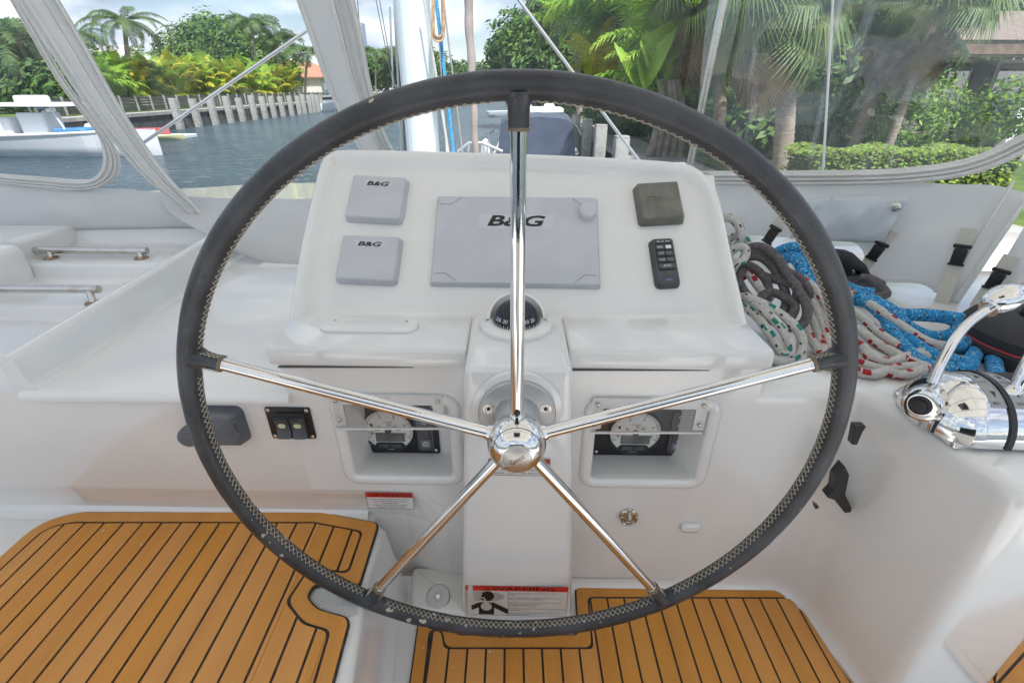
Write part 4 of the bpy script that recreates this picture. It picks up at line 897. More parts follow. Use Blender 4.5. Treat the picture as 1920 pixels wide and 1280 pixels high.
# pole, thin line
b = MB(); b.tube([PD(1464, -520, .07), PD(1290, 325, .07)], .0105, 14); b.build('frame_pole', steel, label='polished steel pole standing between the centre and starboard windows', cat='pole')
b = MB(); b.tube([PD(1592, -520, .05), PD(1543, 322, .05)], .0030, 8); b.build('roof_line', white_paint, label='thin taut white line running down across the starboard window', cat='line')

# ================================================================== ROPES
def rope(name, label_, pts, r, mats, pick, seg=14, step=.0030, group='ropes heaped on the starboard deck', stiff=10, taper=False):
    r *= (1.3 if 'blue' in name else 1.14); P_ = crom(pts, stiff); ln = sum((P_[i + 1] - P_[i]).length for i in range(len(P_) - 1)); P_ = resample(P_, max(8, int(ln / step)))
    b = MB(); b.tube(P_, [r * (1 + .02 * ((i % 2) * 2 - 1)) for i in range(len(P_))], seg, pick=pick); return b.build(name, mats, ang=180, fix=False, label=label_, cat='rope', group=group)
rp_white = mat('rope_white', (.80, .785, .74), .85, col2=(.70, .68, .62), nscale=150, bump=.8, bscale=700)
rp_green = mat('rope_green', (.02, .24, .20), .85, bump=.6, bscale=700)
rp_dark = mat('rope_dark', (.05, .05, .06), .85)
rp_red = mat('rope_red', (.42, .02, .03), .85, bump=.6, bscale=700)
rp_grey = mat('rope_grey', (.15, .135, .14), .9, col2=(.22, .20, .205), nscale=140, bump=.9, bscale=600)
rp_blue = mat('rope_blue', (.012, .34, .74), .8, col2=(.40, .66, .82), nscale=210, bump=.8, bscale=700, lo=.56, hi=.62, detail=2)
rp_light = mat('rope_light_blue', (.35, .58, .72), .8)
rr = random.Random(11)
def pk_green(i, k):
    if ((i + 5 * (k // 5)) % 20) < 4 and (k % 7) in (1, 2, 3): return 1
    if (i * 3 + k * 5) % 37 == 0 or (i * 3 + 3 + k * 5) % 37 == 0: return 2
    return 0
def pk_red(i, k):
    return 1 if (i % 26) < 14 and ((k - i // 5) % 7) < 3 and (i % 5) < 4 else 0
def pk_blue(i, k):
    return 2 if (i * 7919 + k * 104729 + (i // 3) * 31) % 97 < 5 else 0
def heap(lst):
    o = []
    for x, y, Y in lst:
        p = PY(x, y, Y); o.append(p if p.z > DZ + .011 else PZ(x, y, DZ + .011))
    return o
def heapz(lst): return [PZ(x, y, z) for x, y, z in lst]
SA = sk
# white rope with green flecks: knot by the panel corner and a loop on the deck
rope('fleck_rope', 'white rope with green flecks knotted beside the top of the console', heap([(1352, 470, 1.06), (1348, 430, 1.05), (1356, 410, 1.04), (1375, 412, 1.03), (1388, 432, 1.02), (1384, 456, 1.02), (1372, 470, 1.03), (1362, 462, 1.06), (1372, 445, 1.07), (1392, 442, 1.05), (1404, 458, 1.02), (1404, 478, 1.01), (1390, 492, 1.0), (1374, 500, .99), (1366, 480, .99), (1380, 462, .99), (1398, 468, .99), (1394, 486, .97), (1378, 496, .96), (1368, 520, .97), (1380, 560, .92)]), .0078, [rp_white, rp_green, rp_dark], pk_green)
rope('fleck_rope', 'white rope with green flecks looped on the deck beside the ledge', heap([(1388, 555, .92), (1400, 575, .885), (1418, 592, .86), (1436, 615, .83), (1452, 640, .815), (1466, 662, .80), (1482, 655, .80), (1470, 622, .82), (1448, 596, .84), (1420, 572, .87), (1398, 556, .90), (1408, 560, .885), (1440, 575, .86), (1475, 598, .84), (1498, 622, .82), (1504, 645, .81), (1494, 665, .80), (1465, 676, .795), (1440, 672, .79), (1430, 690, .78)]), .0080, [rp_white, rp_green, rp_dark], pk_green)
# grey rope coil
# coil
g1 = heap([(1396, 470, 1.01), (1418, 462, 1.0), (1440, 468, .98), (1462, 490, .96), (1480, 520, .93), (1500, 550, .90), (1512, 572, .88), (1512, 595, .865), (1498, 612, .86), (1470, 612, .87), (1440, 595, .88)])
rope('grey_rope', 'thick dark grey braided rope, outermost bight of the coil next to the console', g1, .0082, [rp_grey], None)
g2 = heap([(1398, 482, 1.0), (1425, 482, .99), (1448, 500, .97), (1466, 530, .94), (1474, 556, .92), (1470, 580, .90), (1452, 590, .89), (1430, 580, .90), (1425, 560, .92), (1445, 548, .93), (1468, 556, .915), (1490, 575, .89), (1480, 600, .875)])
rope('grey_rope', 'thick dark grey braided rope, middle bight of the coil next to the console', g2, .0080, [rp_grey], None)
g3 = heap([(1390, 495, .99), (1410, 500, .98), (1428, 515, .965), (1440, 535, .95), (1438, 560, .93), (1420, 570, .925), (1404, 556, .935), (1392, 540, .95), (1385, 520, .97), (1400, 505, .985), (1440, 520, .965), (1475, 530, .93), (1495, 535, .92), (1490, 570, .90)])
rope('grey_rope', 'thick dark grey braided rope, inner bight of the coil next to the console', g3, .0078, [rp_grey], None)
g4 = heap([(1404, 474, 1.005), (1432, 474, .99), (1470, 505, .96), (1498, 520, .95), (1514, 540, .93), (1520, 560, .92), (1512, 600, .89)])
rope('grey_rope', 'thick dark grey braided rope, straight run behind the coil next to the console', g4, .0076, [rp_grey], None)
# white rope with red flecks: a fan of long bights
j_ = 0
fan = [[(1392, 520, .99), (1402, 512, .98), (1416, 530, .96), (1432, 550, .94), (1450, 560, .93)],
       [(1480, 512, .98), (1512, 528, .95), (1540, 556, .91), (1560, 600, .875), (1572, 650, .84), (1566, 676, .83)],
       [(1488, 520, .97), (1520, 548, .93), (1546, 590, .89), (1562, 640, .85), (1556, 672, .835)],
       [(1498, 535, .955), (1525, 570, .91), (1546, 620, .87), (1556, 662, .845), (1548, 684, .825)],
       [(1505, 555, .93), (1520, 590, .90), (1536, 630, .865), (1548, 668, .84), (1556, 684, .82)],
       [(1500, 600, .88), (1512, 622, .865), (1530, 650, .84), (1548, 674, .825), (1570, 690, .815)]]
names_ = ['short end showing through the grey coil', 'topmost strand of the fan left of the rim', 'second strand of the fan left of the rim', 'third strand of the fan left of the rim', 'fourth strand of the fan left of the rim', 'lowest strand of the fan left of the rim']
for f_, n2 in zip(fan, names_): rope('red_fleck_rope', 'white rope with red flecks, ' + n2, heap(f_), .0076, [rp_white, rp_red], pk_red)
fan2 = [([(1590, 545, 1.02), (1640, 575, .96), (1690, 610, .90), (1740, 640, .86), (1790, 650, .85)], 'upper run passing under the blue rope'),
        ([(1560, 560, .98), (1610, 590, .93), (1650, 625, .89), (1700, 655, .85), (1760, 672, .83)], 'second run passing under the blue rope'),
        ([(1560, 600, .92), (1600, 612, .90), (1640, 640, .87), (1690, 668, .84), (1740, 690, .82)], 'third run passing under the blue rope'),
        ([(1575, 630, .88), (1618, 650, .86), (1630, 668, .84), (1665, 678, .83), (1700, 668, .84), (1730, 660, .85)], 'bight lying flat on the deck'),
        ([(1570, 670, .83), (1610, 680, .82), (1650, 692, .81), (1690, 702, .80), (1725, 694, .80), (1740, 684, .81)], 'front bight closest to the deck edge'),
        ([(1578, 690, .815), (1610, 697, .81), (1640, 701, .805), (1675, 690, .81), (1720, 686, .815)], 'small end tucked behind the rim')]
for f_, n2 in fan2: rope('red_fleck_rope', 'white rope with red flecks, ' + n2, heap(f_), .0078, [rp_white, rp_red], pk_red)
# blue rope
rope('blue_rope', 'bright blue rope bunched over the heap on the port side of the rim', heap([(1448, 480, 1.10), (1470, 468, 1.08), (1495, 464, 1.06), (1512, 476, 1.04), (1520, 500, 1.0), (1535, 530, .96), (1545, 550, .94)]), .0100, [rp_blue, rp_light, rp_dark], pk_blue)
rope('blue_rope', 'bright blue rope, inner strand hanging below the bunch', heap([(1460, 488, 1.08), (1485, 482, 1.05), (1498, 492, 1.02), (1512, 520, .98), (1528, 545, .95)]), .0100, [rp_blue, rp_light, rp_dark], pk_blue)
rope('blue_rope', 'bright blue rope, loose end under the clutch body', heap([(1560, 520, 1.10), (1585, 535, 1.08), (1612, 545, 1.06), (1638, 548, 1.04)]), .0085, [rp_blue, rp_light, rp_dark], pk_blue)
bl = [([(1590, 548, 1.02), (1630, 560, .99), (1670, 580, .955), (1700, 610, .92), (1735, 628, .90), (1775, 630, .885), (1800, 612, .89), (1780, 597, .91), (1740, 592, .93), (1700, 590, .94)], 'upper loop of the skein'),
      ([(1595, 560, 1.01), (1640, 572, .97), (1690, 588, .945), (1740, 590, .93), (1800, 598, .90), (1840, 612, .87), (1852, 636, .85), (1840, 650, .84), (1822, 650, .85)], 'long loop reaching the winch'),
      ([(1600, 555, .995), (1650, 580, .96), (1672, 620, .90), (1700, 655, .86), (1730, 680, .825), (1775, 690, .815), (1815, 690, .81), (1822, 672, .82)], 'lower loop near the throttle'),
      ([(1660, 590, .94), (1690, 625, .895), (1730, 655, .85), (1770, 672, .83), (1815, 678, .82), (1828, 655, .835), (1805, 640, .85), (1795, 655, .84)], 'inner loop of the skein'),
      ([(1800, 640, .855), (1835, 645, .845), (1858, 665, .825), (1866, 700, .795), (1862, 712, .785)], 'end hanging down beside the throttle'),
      ([(1620, 560, .99), (1665, 600, .93), (1710, 640, .875), (1750, 668, .84), (1790, 676, .83)], 'middle strand of the skein')]
for f_, n2 in bl: rope('blue_rope', 'bright blue flecked rope on the starboard deck, ' + n2, heap(f_), .0098, [rp_blue, rp_light, rp_dark], pk_blue)
# clutch block behind the rim
cl0 = PZ(1600, 560, DZ); root = thing('rope_clutch', 'black and grey rope clutch block half hidden by the rim', 'rope clutch', (cl0.x, cl0.y, DZ))
def q_(px, py, Y): return PY(px, py, Y)
for k, yy_ in enumerate((1.17, 1.20)):
    dx = -k * 34
    pr = [q_(1572 + dx, 545, yy_), q_(1570 + dx, 500, yy_), q_(1580 + dx, 472, yy_), q_(1600 + dx, 474, yy_), q_(1626 + dx, 498, yy_), q_(1636 + dx, 520, yy_), q_(1632 + dx, 530, yy_), q_(1615 + dx, 512, yy_), q_(1600 + dx, 505, yy_), q_(1598 + dx, 545, yy_)]
    b = MB(); b.loft([pr, [p + V((-.004, .03, 0)) for p in pr]], True, True, True); b.build('clutch_lever', blackp, root, bevel=.003, ang=30)
b = MB(); c = q_(1590, 538, 1.17); b.plate(c + V((0, .0, -.015)), (1, 0, 0), (0, 1, 0), (0, 0, 1), .13, .09, .045, .012, .006); b.build('clutch_body', dkgrey, root, ang=40)
b = MB(); b.tube(crom([q_(1612, 520, 1.13), q_(1630, 522, 1.12), q_(1655, 540, 1.09), q_(1662, 552, 1.07), q_(1640, 556, 1.07), q_(1615, 562, 1.06)], 8), .0095, 12); b.build('clutch_handle', rp_grey, root)
# ---- winches
def winch(c, s_, lab, red=False, full=True):
    root = thing('winch', lab, 'winch', c, 'deck winches'); n_ = V((0, 0, 1))
    if not full:
        b = MB(); b.lathe([(.118, 0), (.120, .008), (.120, .027), (.116, .032), (.116, .035), (.121, .038), (.121, .054), (.112, .068), (.090, .080), (.055, .085), (.045, .080)], c, n_, 72); b.build('drum_cover', blackm, root, ang=30)
        b = MB(); b.tube([V(c) + V((cos(a) * .1175, sin(a) * .1175, .0335)) for a in [2 * pi * k / 72 for k in range(72)]], .0022, 6, True); b.build('red_band', mat('red_cord', (.55, .06, .08), .5), root)
        b = MB(); b.lathe([(.045, .07), (.04, .095), (.03, .10)], c, n_, 40); b.build('hub', blackp, root)
        return
    b = MB(); b.lathe([(.052, 0), (.052, .006), (.044, .012), (.038, .03), (.034, .055), (.036, .075), (.048, .088), (.055, .092), (.052, .098), (.034, .104)], c, n_, 48); b.build('drum', dkgrey, root, ang=40)
    b = MB(); b.lathe([(.046, .104), (.050, .108), (.048, .116), (.03, .122), (.012, .123)], c, n_, 48); b.build('cap', chrome, root, ang=40)
    b = MB(); b.lathe([(.034, .100), (.030, .106), (.034, .112)], c, n_, 30); b.build('collar', blackp, root)
cw = PZ(1905, 690, DZ); winch(V((cw.x + .070, .83, DZ)), 1, 'large black winch with a thin red band behind the throttle lever', full=False)
cw = PZ(1925, 565, DZ); winch(V((cw.x, cw.y, DZ)), 1, 'tall grey winch with a chrome cap at the right frame edge')

# ================================================================== ENGINE CONTROL
tz = DZ + .0
TC = V((.668, .605, tz)); root = thing('engine_control', 'polished chrome twin lever engine control on the starboard deck', 'throttle', TC)
XA = V((1, -.05, 0)).normalized(); YA = V((.05, 1, 0)).normalized()
b = MB(); o1 = [PZ(1672, 736, tz + .004).to_2d(), PZ(1790, 836, tz + .004).to_2d(), PZ(1935, 838, tz + .004).to_2d(), PZ(2120, 838, tz + .004).to_2d(), PZ(2050, 706, tz + .004).to_2d(), PZ(1720, 712, tz + .004).to_2d()]
prism(b, round_poly(o1, .010), tz - .001, tz + .008, .003); b.build('base_plate', chrome, root, ang=50)
ax0 = V((.655, .620, tz + .007))
def ringx(x, r, yo=0, zo=0, fl=1.0, n=28): return [ax0 + XA * x + YA * (yo + r * cos(t)) + ZV * (zo + r * fl * sin(t)) for t in [pi * k / n for k in range(n + 1)]]
b = MB(); rings = [ringx(.035 - .060 * cos(t), max(.0745 * sin(t), .001)) for t in [pi / 2 * k / 12 for k in range(13)]] + [ringx(.062, .0745)]
b.loft(rings, False, False, False); b.build('housing', chrome, root, ang=50, fix=True)
b = MB(); b.loft([ringx(.062, .073), ringx(.062, .077), ringx(.070, .077), ringx(.070, .073)], False); b.build('black_band', blackp, root, ang=30)
b = MB(); b.loft([ringx(.070, .0745), ringx(.13, .0745), ringx(.26, .0745)], False); b.build('housing', chrome, root, ang=50)
lab_m = mat('plate_grey', (.33, .34, .34), .4)
def arc(x0, x1, t0, t1, r, m, nm, par):
    b = MB(); b.loft([[ax0 + XA * x + YA * (-r * cos(t)) + ZV * (r * sin(t)) for t in [t0 + (t1 - t0) * k / 16 for k in range(17)]] for x in (x0, x1)], False); return b.build(nm, m, par, ang=60)
pl = arc(.040, .0615, radians(48), radians(112), .0749, lab_m, 'scale_plate', root); pl2 = arc(.0705, .092, radians(48), radians(112), .0749, lab_m, 'scale_plate', root); arc(.095, .13, radians(80), radians(112), .0749, blackm, 'scale_plate', root)
for xx, p_ in ((.049, pl), (.082, pl2)):
    for deg, s_ in ((53, 'REV'), (104, 'FWD')):
        t = radians(deg); q = ax0 + XA * xx + YA * (-.0753 * cos(t)) + ZV * (.0753 * sin(t)); W_ = (YA * sin(t) + ZV * cos(t)); text(s_, q, XA, W_, .010, .0042, ink, 'lettering', root)
    for deg, fl in ((64, 1), (94, -1)):
        t = radians(deg); q = ax0 + XA * (xx + .002) + YA * (-.0755 * cos(t)) + ZV * (.0755 * sin(t)); W_ = (YA * sin(t) + ZV * cos(t)); b = MB(); b.poly([q + XA * -.003 + W_ * .006 * fl, q + XA * .003 + W_ * .004 * fl, q - W_ * .006 * fl]); b.build('arrow_mark', ink, root, smooth=False, fix=False)
    t = radians(82); q = ax0 + XA * xx + YA * (-.0753 * cos(t)) + ZV * (.0753 * sin(t)); W_ = (YA * sin(t) + ZV * cos(t)); text('NEUTRAL', q, XA, W_, .014, .003, ink, 'lettering', root)
# lever hub
hc = V((.632, .607, tz + .046)); HA = V((-.80, -.58, .12)).normalized()
b = MB(); b.lathe([(.0255, -.035), (.026, -.012), (.0265, .010), (.0262, .018), (.024, .0225), (.0205, .0235), (.0150, .0235), (.0145, .021)], hc, HA, 48); lh = b.build('lever_hub', chrome, root, ang=30)
b = MB(); b.lathe([(.0145, .018), (.0145, .025), (.0125, .027)], hc, HA, 32); b.build('button_ring', blackm, lh, ang=30)
b = MB(); b.lathe([(.0088, .024), (.0088, .031), (.0075, .033)], hc, HA, 32); b.build('hub_button', blackp, lh, ang=40)
b = MB(); b.lathe([(.0305, -.032), (.0305, -.036)], hc, HA, 40); b.build('hub_gasket', blackp, lh)
bp = PY(1880, 560, .665)
lp = crom([PY(1748, 718, .600), PY(1765, 680, .612), PY(1790, 636, .628), PY(1818, 604, .643), PY(1856, 578, .658)], 10)
b = MB(); b.tube(lp, [.0092 - .0012 * i / len(lp) for i in range(len(lp))], 20, flat=.8); b.build('lever', chrome, root, ang=60)
def knob(c, par):
    b = MB(); rings = []
    for i in range(17):
        t = -pi / 2 + pi * i / 16; rings.append([c + V((.0275 * cos(t) * cos(a), .0215 * cos(t) * sin(a), .0225 * sin(t))) + V((.004 * sin(t), 0, .004 * cos(t) * cos(a))) for a in [2 * pi * k / 32 for k in range(32)]])
    b.loft(rings, True, True, True); return b.build('knob', chrome, par, ang=80)
knob(bp, root)
b = MB(); e = (lp[-1] - lp[-5]).normalized(); b.tube([lp[-1] - e * .004, lp[-1] + e * .002], .0125, 24); b.build('knob_collar', chrome, root, ang=40)
b = MB(); lp2 = crom([PY(1880, 742, .590), PY(1905, 728, .592), PY(1925, 690, .60), PY(1950, 640, .62), PY(1975, 590, .65)], 8); b.tube(lp2, .0098, 18, flat=.8); b.build('lever', chrome, root, ang=60)
b = MB(); b.tube([PY(1900, 738, .595), PY(1918, 724, .597)], [.004, .011], 16); b.build('lever_stop', chrome, root)
knob(PY(1948, 545, .68) , root)

# ================================================================== OUTSIDE: WATER, BANKS, BOATS, TREES
WZ, BZ = -1.6, -.42
water = mat('canal_water', (.028, .055, .075), .24, spec=.5, bump=1.0, bscale=1.3, stretch=(.6, 1.8, 1), col2=(.04, .075, .095), nscale=.12)
water.node_tree.nodes['Bump'].inputs['Distance'].default_value = .9
b = MB(); b.add([(-600, -300, WZ), (600, -300, WZ), (600, 900, WZ), (-600, 900, WZ)], [(0, 1, 2, 3)]); b.build('canal_water', water, kind='structure', smooth=False)
grass = mat('lawn', (.055, .10, .018), .9, col2=(.10, .15, .03), nscale=2.5, bump=.8, bscale=40)
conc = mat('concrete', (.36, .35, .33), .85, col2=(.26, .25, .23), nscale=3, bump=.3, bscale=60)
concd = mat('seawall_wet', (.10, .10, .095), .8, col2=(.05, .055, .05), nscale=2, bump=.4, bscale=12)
pilem = mat('piling', (.33, .33, .31), .85, col2=(.24, .24, .225), nscale=5, bump=.3, bscale=40)
def bank(x0, x1, y0, y1, nm):
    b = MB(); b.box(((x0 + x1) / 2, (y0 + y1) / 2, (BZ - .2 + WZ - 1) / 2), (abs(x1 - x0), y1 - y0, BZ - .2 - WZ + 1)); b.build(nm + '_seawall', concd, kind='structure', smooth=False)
    b = MB(); b.box(((x0 + x1) / 2, (y0 + y1) / 2, BZ - .1), (abs(x1 - x0) + .16, y1 - y0 + .16, .2)); b.build(nm + '_cap', conc, kind='structure', smooth=False)
    s_ = 1 if x1 > 0 else -1; xi = min(abs(x0), abs(x1)); b = MB(); b.box((s_ * (xi + 1.1 + (abs(x1 - x0)) / 2), (y0 + y1) / 2, BZ + .01), (abs(x1 - x0) - 0.1, y1 - y0, .08)); b.build(nm + '_lawn', grass, kind='structure', smooth=False)
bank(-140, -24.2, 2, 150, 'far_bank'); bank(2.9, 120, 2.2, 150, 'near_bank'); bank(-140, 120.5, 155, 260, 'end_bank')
# pilings
def piling(x, y, h, lab, grp, wd=.30, top=None):
    root = thing('dock_piling', lab, 'piling', (x, y, WZ), grp)
    b = MB(); b.plate((x, y, WZ - .5), (1, 0, 0), (0, 1, 0), (0, 0, 1), wd, wd, h - WZ + .5, .03, .015); b.build('post', pilem, root, ang=30)
    b = MB(); b.plate((x, y, h), (1, 0, 0), (0, 1, 0), (0, 0, 1), wd * .96, wd * .96, .04, .03, .01); b.build('cap', conc, root, ang=30)
ords = ['nearest', 'second nearest', 'third nearest', 'fourth nearest', 'fifth nearest', 'sixth nearest', 'seventh nearest', 'eighth nearest', 'ninth nearest', 'tenth nearest', 'eleventh nearest', 'twelfth nearest', 'thirteenth nearest', 'fourteenth nearest', 'fifteenth nearest', 'sixteenth nearest']
px_ = [325, 358, 393, 422, 446, 470, 491, 510, 527, 543, 556, 567, 577, 586, 594, 601]
for i, p in enumerate(px_):
    Xp = -23.85; dx = (p - 960) / FPX; Yp = (Xp / dx - .9 * .466) / .885 if True else 0
    piling(Xp + R.uniform(-.05, .05), Yp + R.uniform(-.25, .25), .32 + R.uniform(-.10, .08), 'square concrete piling along the far seawall, %s to the boat' % ords[i], 'pilings along the far seawall', .42)
for i, (p, yy_, hh) in enumerate(((1282, 7.6, -.02), (1168, 9.6, .20), (1127, 11.9, .25), (1101, 14.0, .25), (1079, 16.3, .27))):
    q = PY(p, 240, yy_); piling(q.x, q.y, hh, 'pale square piling on the near dock, %s in the row' % ords[i], 'pilings along the near dock', .26)
# fence on the far bank
fence_m = mat('fence_mesh', (.05, .055, .045), .8, col2=(.08, .085, .07), nscale=6)
root = thing('bank_fence', 'dark fence with grey posts along the far bank behind the pilings', 'fence', (-25.6, 50, BZ))
b = MB()
for i in range(44):
    for j in range(5): b.box((-25.6, 29 + i * 1.5 + .75, BZ + .15 + j * .17), (.03, 1.42, .15))
b.build('fence_board', fence_m, root, smooth=False, kind='stuff')
for i in range(45): b = MB(); b.box((-25.55, 29 + i * 1.5, BZ + .5), (.10, .10, 1.0)); b.build('post', pilem, root, smooth=False)

# ---- vegetation
def leafm(nm, a, c, sc=1.2, rough=.55, lo=.35, hi=.65, third=None):
    m = mat(nm, a, rough, col2=c, nscale=sc, lo=lo, hi=hi, spec=.35); t = m.node_tree; p = t.nodes['Principled BSDF']
    tr = N(t, 'ShaderNodeBsdfTranslucent'); mx = N(t, 'ShaderNodeMixShader'); mx.inputs[0].default_value = .3
    src = p.inputs['Base Color'].links[0].from_socket; t.links.new(src, tr.inputs[0]); o = t.nodes['Material Output']
    t.links.new(p.outputs[0], mx.inputs[1]); t.links.new(tr.outputs[0], mx.inputs[2]); t.links.new(mx.outputs[0], o.inputs[0]); return m
lf_dark = leafm('leaf_dark', (.030, .080, .016), (.075, .155, .030), .9)
lf_mid = leafm('leaf_mid', (.065, .15, .022), (.15, .26, .045), .8)
lf_bright = leafm('leaf_bright', (.16, .32, .03), (.32, .48, .05), .9)
lf_yellow = leafm('leaf_yellow', (.30, .38, .03), (.62, .52, .04), 1.3)
lf_coco = leafm('leaf_coconut', (.06, .12, .035), (.12, .19, .06), 1.5)
lf_fan = leafm('leaf_fan', (.09, .16, .04), (.19, .27, .08), 2)
lf_dry = leafm('leaf_dry', (.20, .13, .06), (.30, .21, .11), 3)
bark = mat('bark', (.17, .145, .115), .9, col2=(.26, .23, .19), nscale=6, bump=.8, bscale=30)
barkp = mat('palm_bark', (.26, .21, .17), .9, col2=(.36, .30, .25), nscale=14, bump=.8, bscale=16, stretch=(.4, .4, 3))
def frond_mb(L_, droop, nl, ll, wl_, up=.5, rr=R, fold=.35):
    b = MB(); P_ = []; a = up; p = V((0, 0, 0)); st_ = L_ / 16
    for i in range(17): P_.append(p.copy()); p = p + V((cos(a), 0, sin(a))) * st_; a -= droop / 16 * (.4 + 1.2 * i / 16)
    b.tube(P_, [.022 * L_ / 3 * (1 - .85 * i / 16) for i in range(17)], 4, cap=False)
    for i in range(nl):
        t = .12 + .87 * i / nl; k = t * 16; j = min(int(k), 15); q = P_[j].lerp(P_[j + 1], k - j); d = (P_[j + 1] - P_[j]).normalized(); up_ = V((0, 1, 0)).cross(d) * -1
        if up_.z < 0 and j < 8: up_ = -up_
        l_ = ll * sin(pi * min(.15 + t * .85, 1)) ** .6 * rr.uniform(.8, 1.05)
        for s_ in (-1, 1):
            dd = (V((0, s_, 0)) * .9 + d * rr.uniform(.35, .6) + up_ * rr.uniform(.0, fold)).normalized(); e1 = q + dd * l_ * .5; e2 = q + dd * l_ + V((0, 0, -1)) * l_ * rr.uniform(.25, .55); w2 = d * wl_ * .5
            b.add([q - w2 * .6, q + w2 * .6, e1 + w2, e1 - w2, e2], [(0, 1, 2, 3), (3, 2, 4)])
    return b
def proto(bm_, nm, m):
    me = bpy.data.meshes.new(nm); me.from_pydata(bm_.v, [], bm_.f); me.materials.append(m); me.polygons.foreach_set('use_smooth', [True] * len(me.polygons)); me.update(); return me
FR = [proto(frond_mb(3.2, dr, 36, .85, .085, up), 'frond', lf_coco) for dr, up in ((1.6, .8), (2.1, .45), (2.3, .1), (1.2, 1.2))]
FRD = [proto(frond_mb(3.2, dr, 40, .8, .085, up), 'frond', lf_coco) for dr, up in ((2.2, .7), (2.5, .4), (2.4, .0), (1.9, 1.0))]
FRP = [proto(frond_mb(3.3, dr, 46, .62, .06, up, fold=.1), 'frond', lf_coco) for dr, up in ((1.5, .9), (2.0, .45), (2.3, -.1), (1.3, 1.3))]
FRB = [proto(frond_mb(2.4, dr, 34, .62, .06, up), 'frond', lf_bright) for dr, up in ((1.5, 1.2), (2.0, .9), (1.1, 1.4))]
FRY = [proto(frond_mb(2.0, dr, 26, .5, .07, up), 'frond', lf_yellow) for dr, up in ((1.5, 1.2), (2.0, .9), (1.1, 1.4))]
def inst(me, nm, parent, loc, rot, s_):
    o = bpy.data.objects.new(nm, me); C.objects.link(o); o.parent = parent; o.location = V(loc) - WLOC[parent.name]; o.rotation_euler = rot; o.scale = (s_, s_, s_); WLOC[o.name] = WLOC[parent.name]; return o
def trunk(b, a, c, r0, r1, bow=.3, n=16, rings=True):
    a, c = V(a), V(c); P_ = [a.lerp(c, i / n) + V((bow * sin(pi * i / n), 0, 0)) for i in range(n + 1)]; P_ = resample(P_, n * 3)
    b.tube(P_, [(r0 + (r1 - r0) * i / (n * 3 - 1)) * (1 + (.05 if i % 2 else -.02) * rings) for i in range(n * 3)], 12); return b
def palm(nm, lab, base, top, r, scale, nf, FRs, grp, seed, cat='palm tree', low=-.2, coco=True):
    rr = random.Random(seed); root = thing(nm, lab, cat, base, grp); b = MB(); trunk(b, base, top, r, r * .65, rr.uniform(-.3, .3)); b.build('trunk', barkp, root, ang=60)
    for i in range(nf):
        az = i * 2.39996 + rr.uniform(-.2, .2); inc = rr.uniform(-.25, .25) + (low if i % 3 == 0 else 0)
        o = inst(FRs[(i + (i // 3)) % len(FRs)], 'frond', root, top, (rr.uniform(-.25, .25), -inc, az), scale * rr.uniform(.85, 1.1))
    return root
def leaves(b, lobes, n, sz, rr, shell=.55):
    W_ = [l_[3] ** 2 for l_ in lobes]; tot = sum(W_)
    for li, (cx, cy, cz, r_) in enumerate(lobes):
        for _ in range(int(n * W_[li] / tot)):
            d = V((rr.gauss(0, 1), rr.gauss(0, 1), rr.gauss(0, 1))).normalized(); k = r_ * (shell + (1 - shell) * rr.random() ** .5) * (1 + .12 * sin(d.x * 9 + li) * sin(d.z * 8) + .1 * sin(d.y * 13))
            p = V((cx, cy, cz)) + V((d.x * k, d.y * k, d.z * k * .82)); u = (d.orthogonal() + V((rr.uniform(-1, 1), rr.uniform(-1, 1), rr.uniform(-1, 1)))).normalized(); nrm = (d * .8 + V((rr.uniform(-1, 1), rr.uniform(-1, 1), rr.uniform(-.3, 1.2))) * .7).normalized(); u = (u - nrm * u.dot(nrm)).normalized(); w_ = nrm.cross(u); s_ = sz * rr.uniform(.6, 1.3)
            b.add([p - u * s_, p + w_ * s_ * .42, p + u * s_, p - w_ * s_ * .42], [(0, 1, 2, 3)], rr.choice((0, 0, 1)) if len(lobes) > 0 else 0)
def broad(nm, lab, base, lobes, n, sz, mats, grp, seed, cat='tree', r=.25):
    rr = random.Random(seed); root = thing(nm, lab, cat, base, grp)
    b = MB(); c0 = V((sum(l_[0] for l_ in lobes) / len(lobes), sum(l_[1] for l_ in lobes) / len(lobes), min(l_[2] for l_ in lobes)))
    trunk(b, base, c0, r, r * .7, .2, rings=False)
    for l_ in lobes[:7]: trunk(b, c0, l_[:3], r * .45, r * .12, rr.uniform(-.3, .3), rings=False)
    b.build('trunk', bark, root); b = MB(); leaves(b, lobes, n, sz, rr); b.build('crown', mats, root, smooth=False, fix=False); return root
def lob(px, py, Y, r): q = PY(px, py, Y); return (q.x, q.y, q.z, r)
# far bank: coconut palm, big round tree, hedge palms
def gx(px, Y, z=BZ):  # point at depth Y and height z in the photo's column px
    dx = (px - 960) / FPX; zc = Y * cos(PITCH) + (CAMZ - z) * sin(PITCH); return V((dx * zc, Y, z))
def PT(px, py, Y): return PY(px, py, Y)
t = PT(233, 40, 42); palm('coconut_palm', 'tall coconut palm rising above the grey roof on the far bank', gx(262, 42), t, .20, 1.0, 19, FRP, 'palms on the far bank', 1, low=-.5)
t = PT(472, 45, 66); palm('coconut_palm', 'slim palm standing right of the big round tree on the far bank', gx(478, 66), t, .16, 1.05, 20, FR, 'palms on the far bank', 2)
t = PT(522, 78, 72); palm('coconut_palm', 'palm just right of the two behind the round tree on the far bank', gx(528, 72), t, .16, 1.15, 20, FR, 'palms on the far bank', 3)
t = PT(578, 100, 66); palm('coconut_palm', 'palm beside the red tiled roof at the left edge of the zip band', gx(573, 66), t, .16, 1.0, 18, FR, 'palms on the far bank', 4)
t = PT(146, 66, 46); palm('coconut_palm', 'small palm close to the right edge of the zip band on the far bank', gx(160, 46), t, .15, .85, 16, FR, 'palms on the far bank', 5)
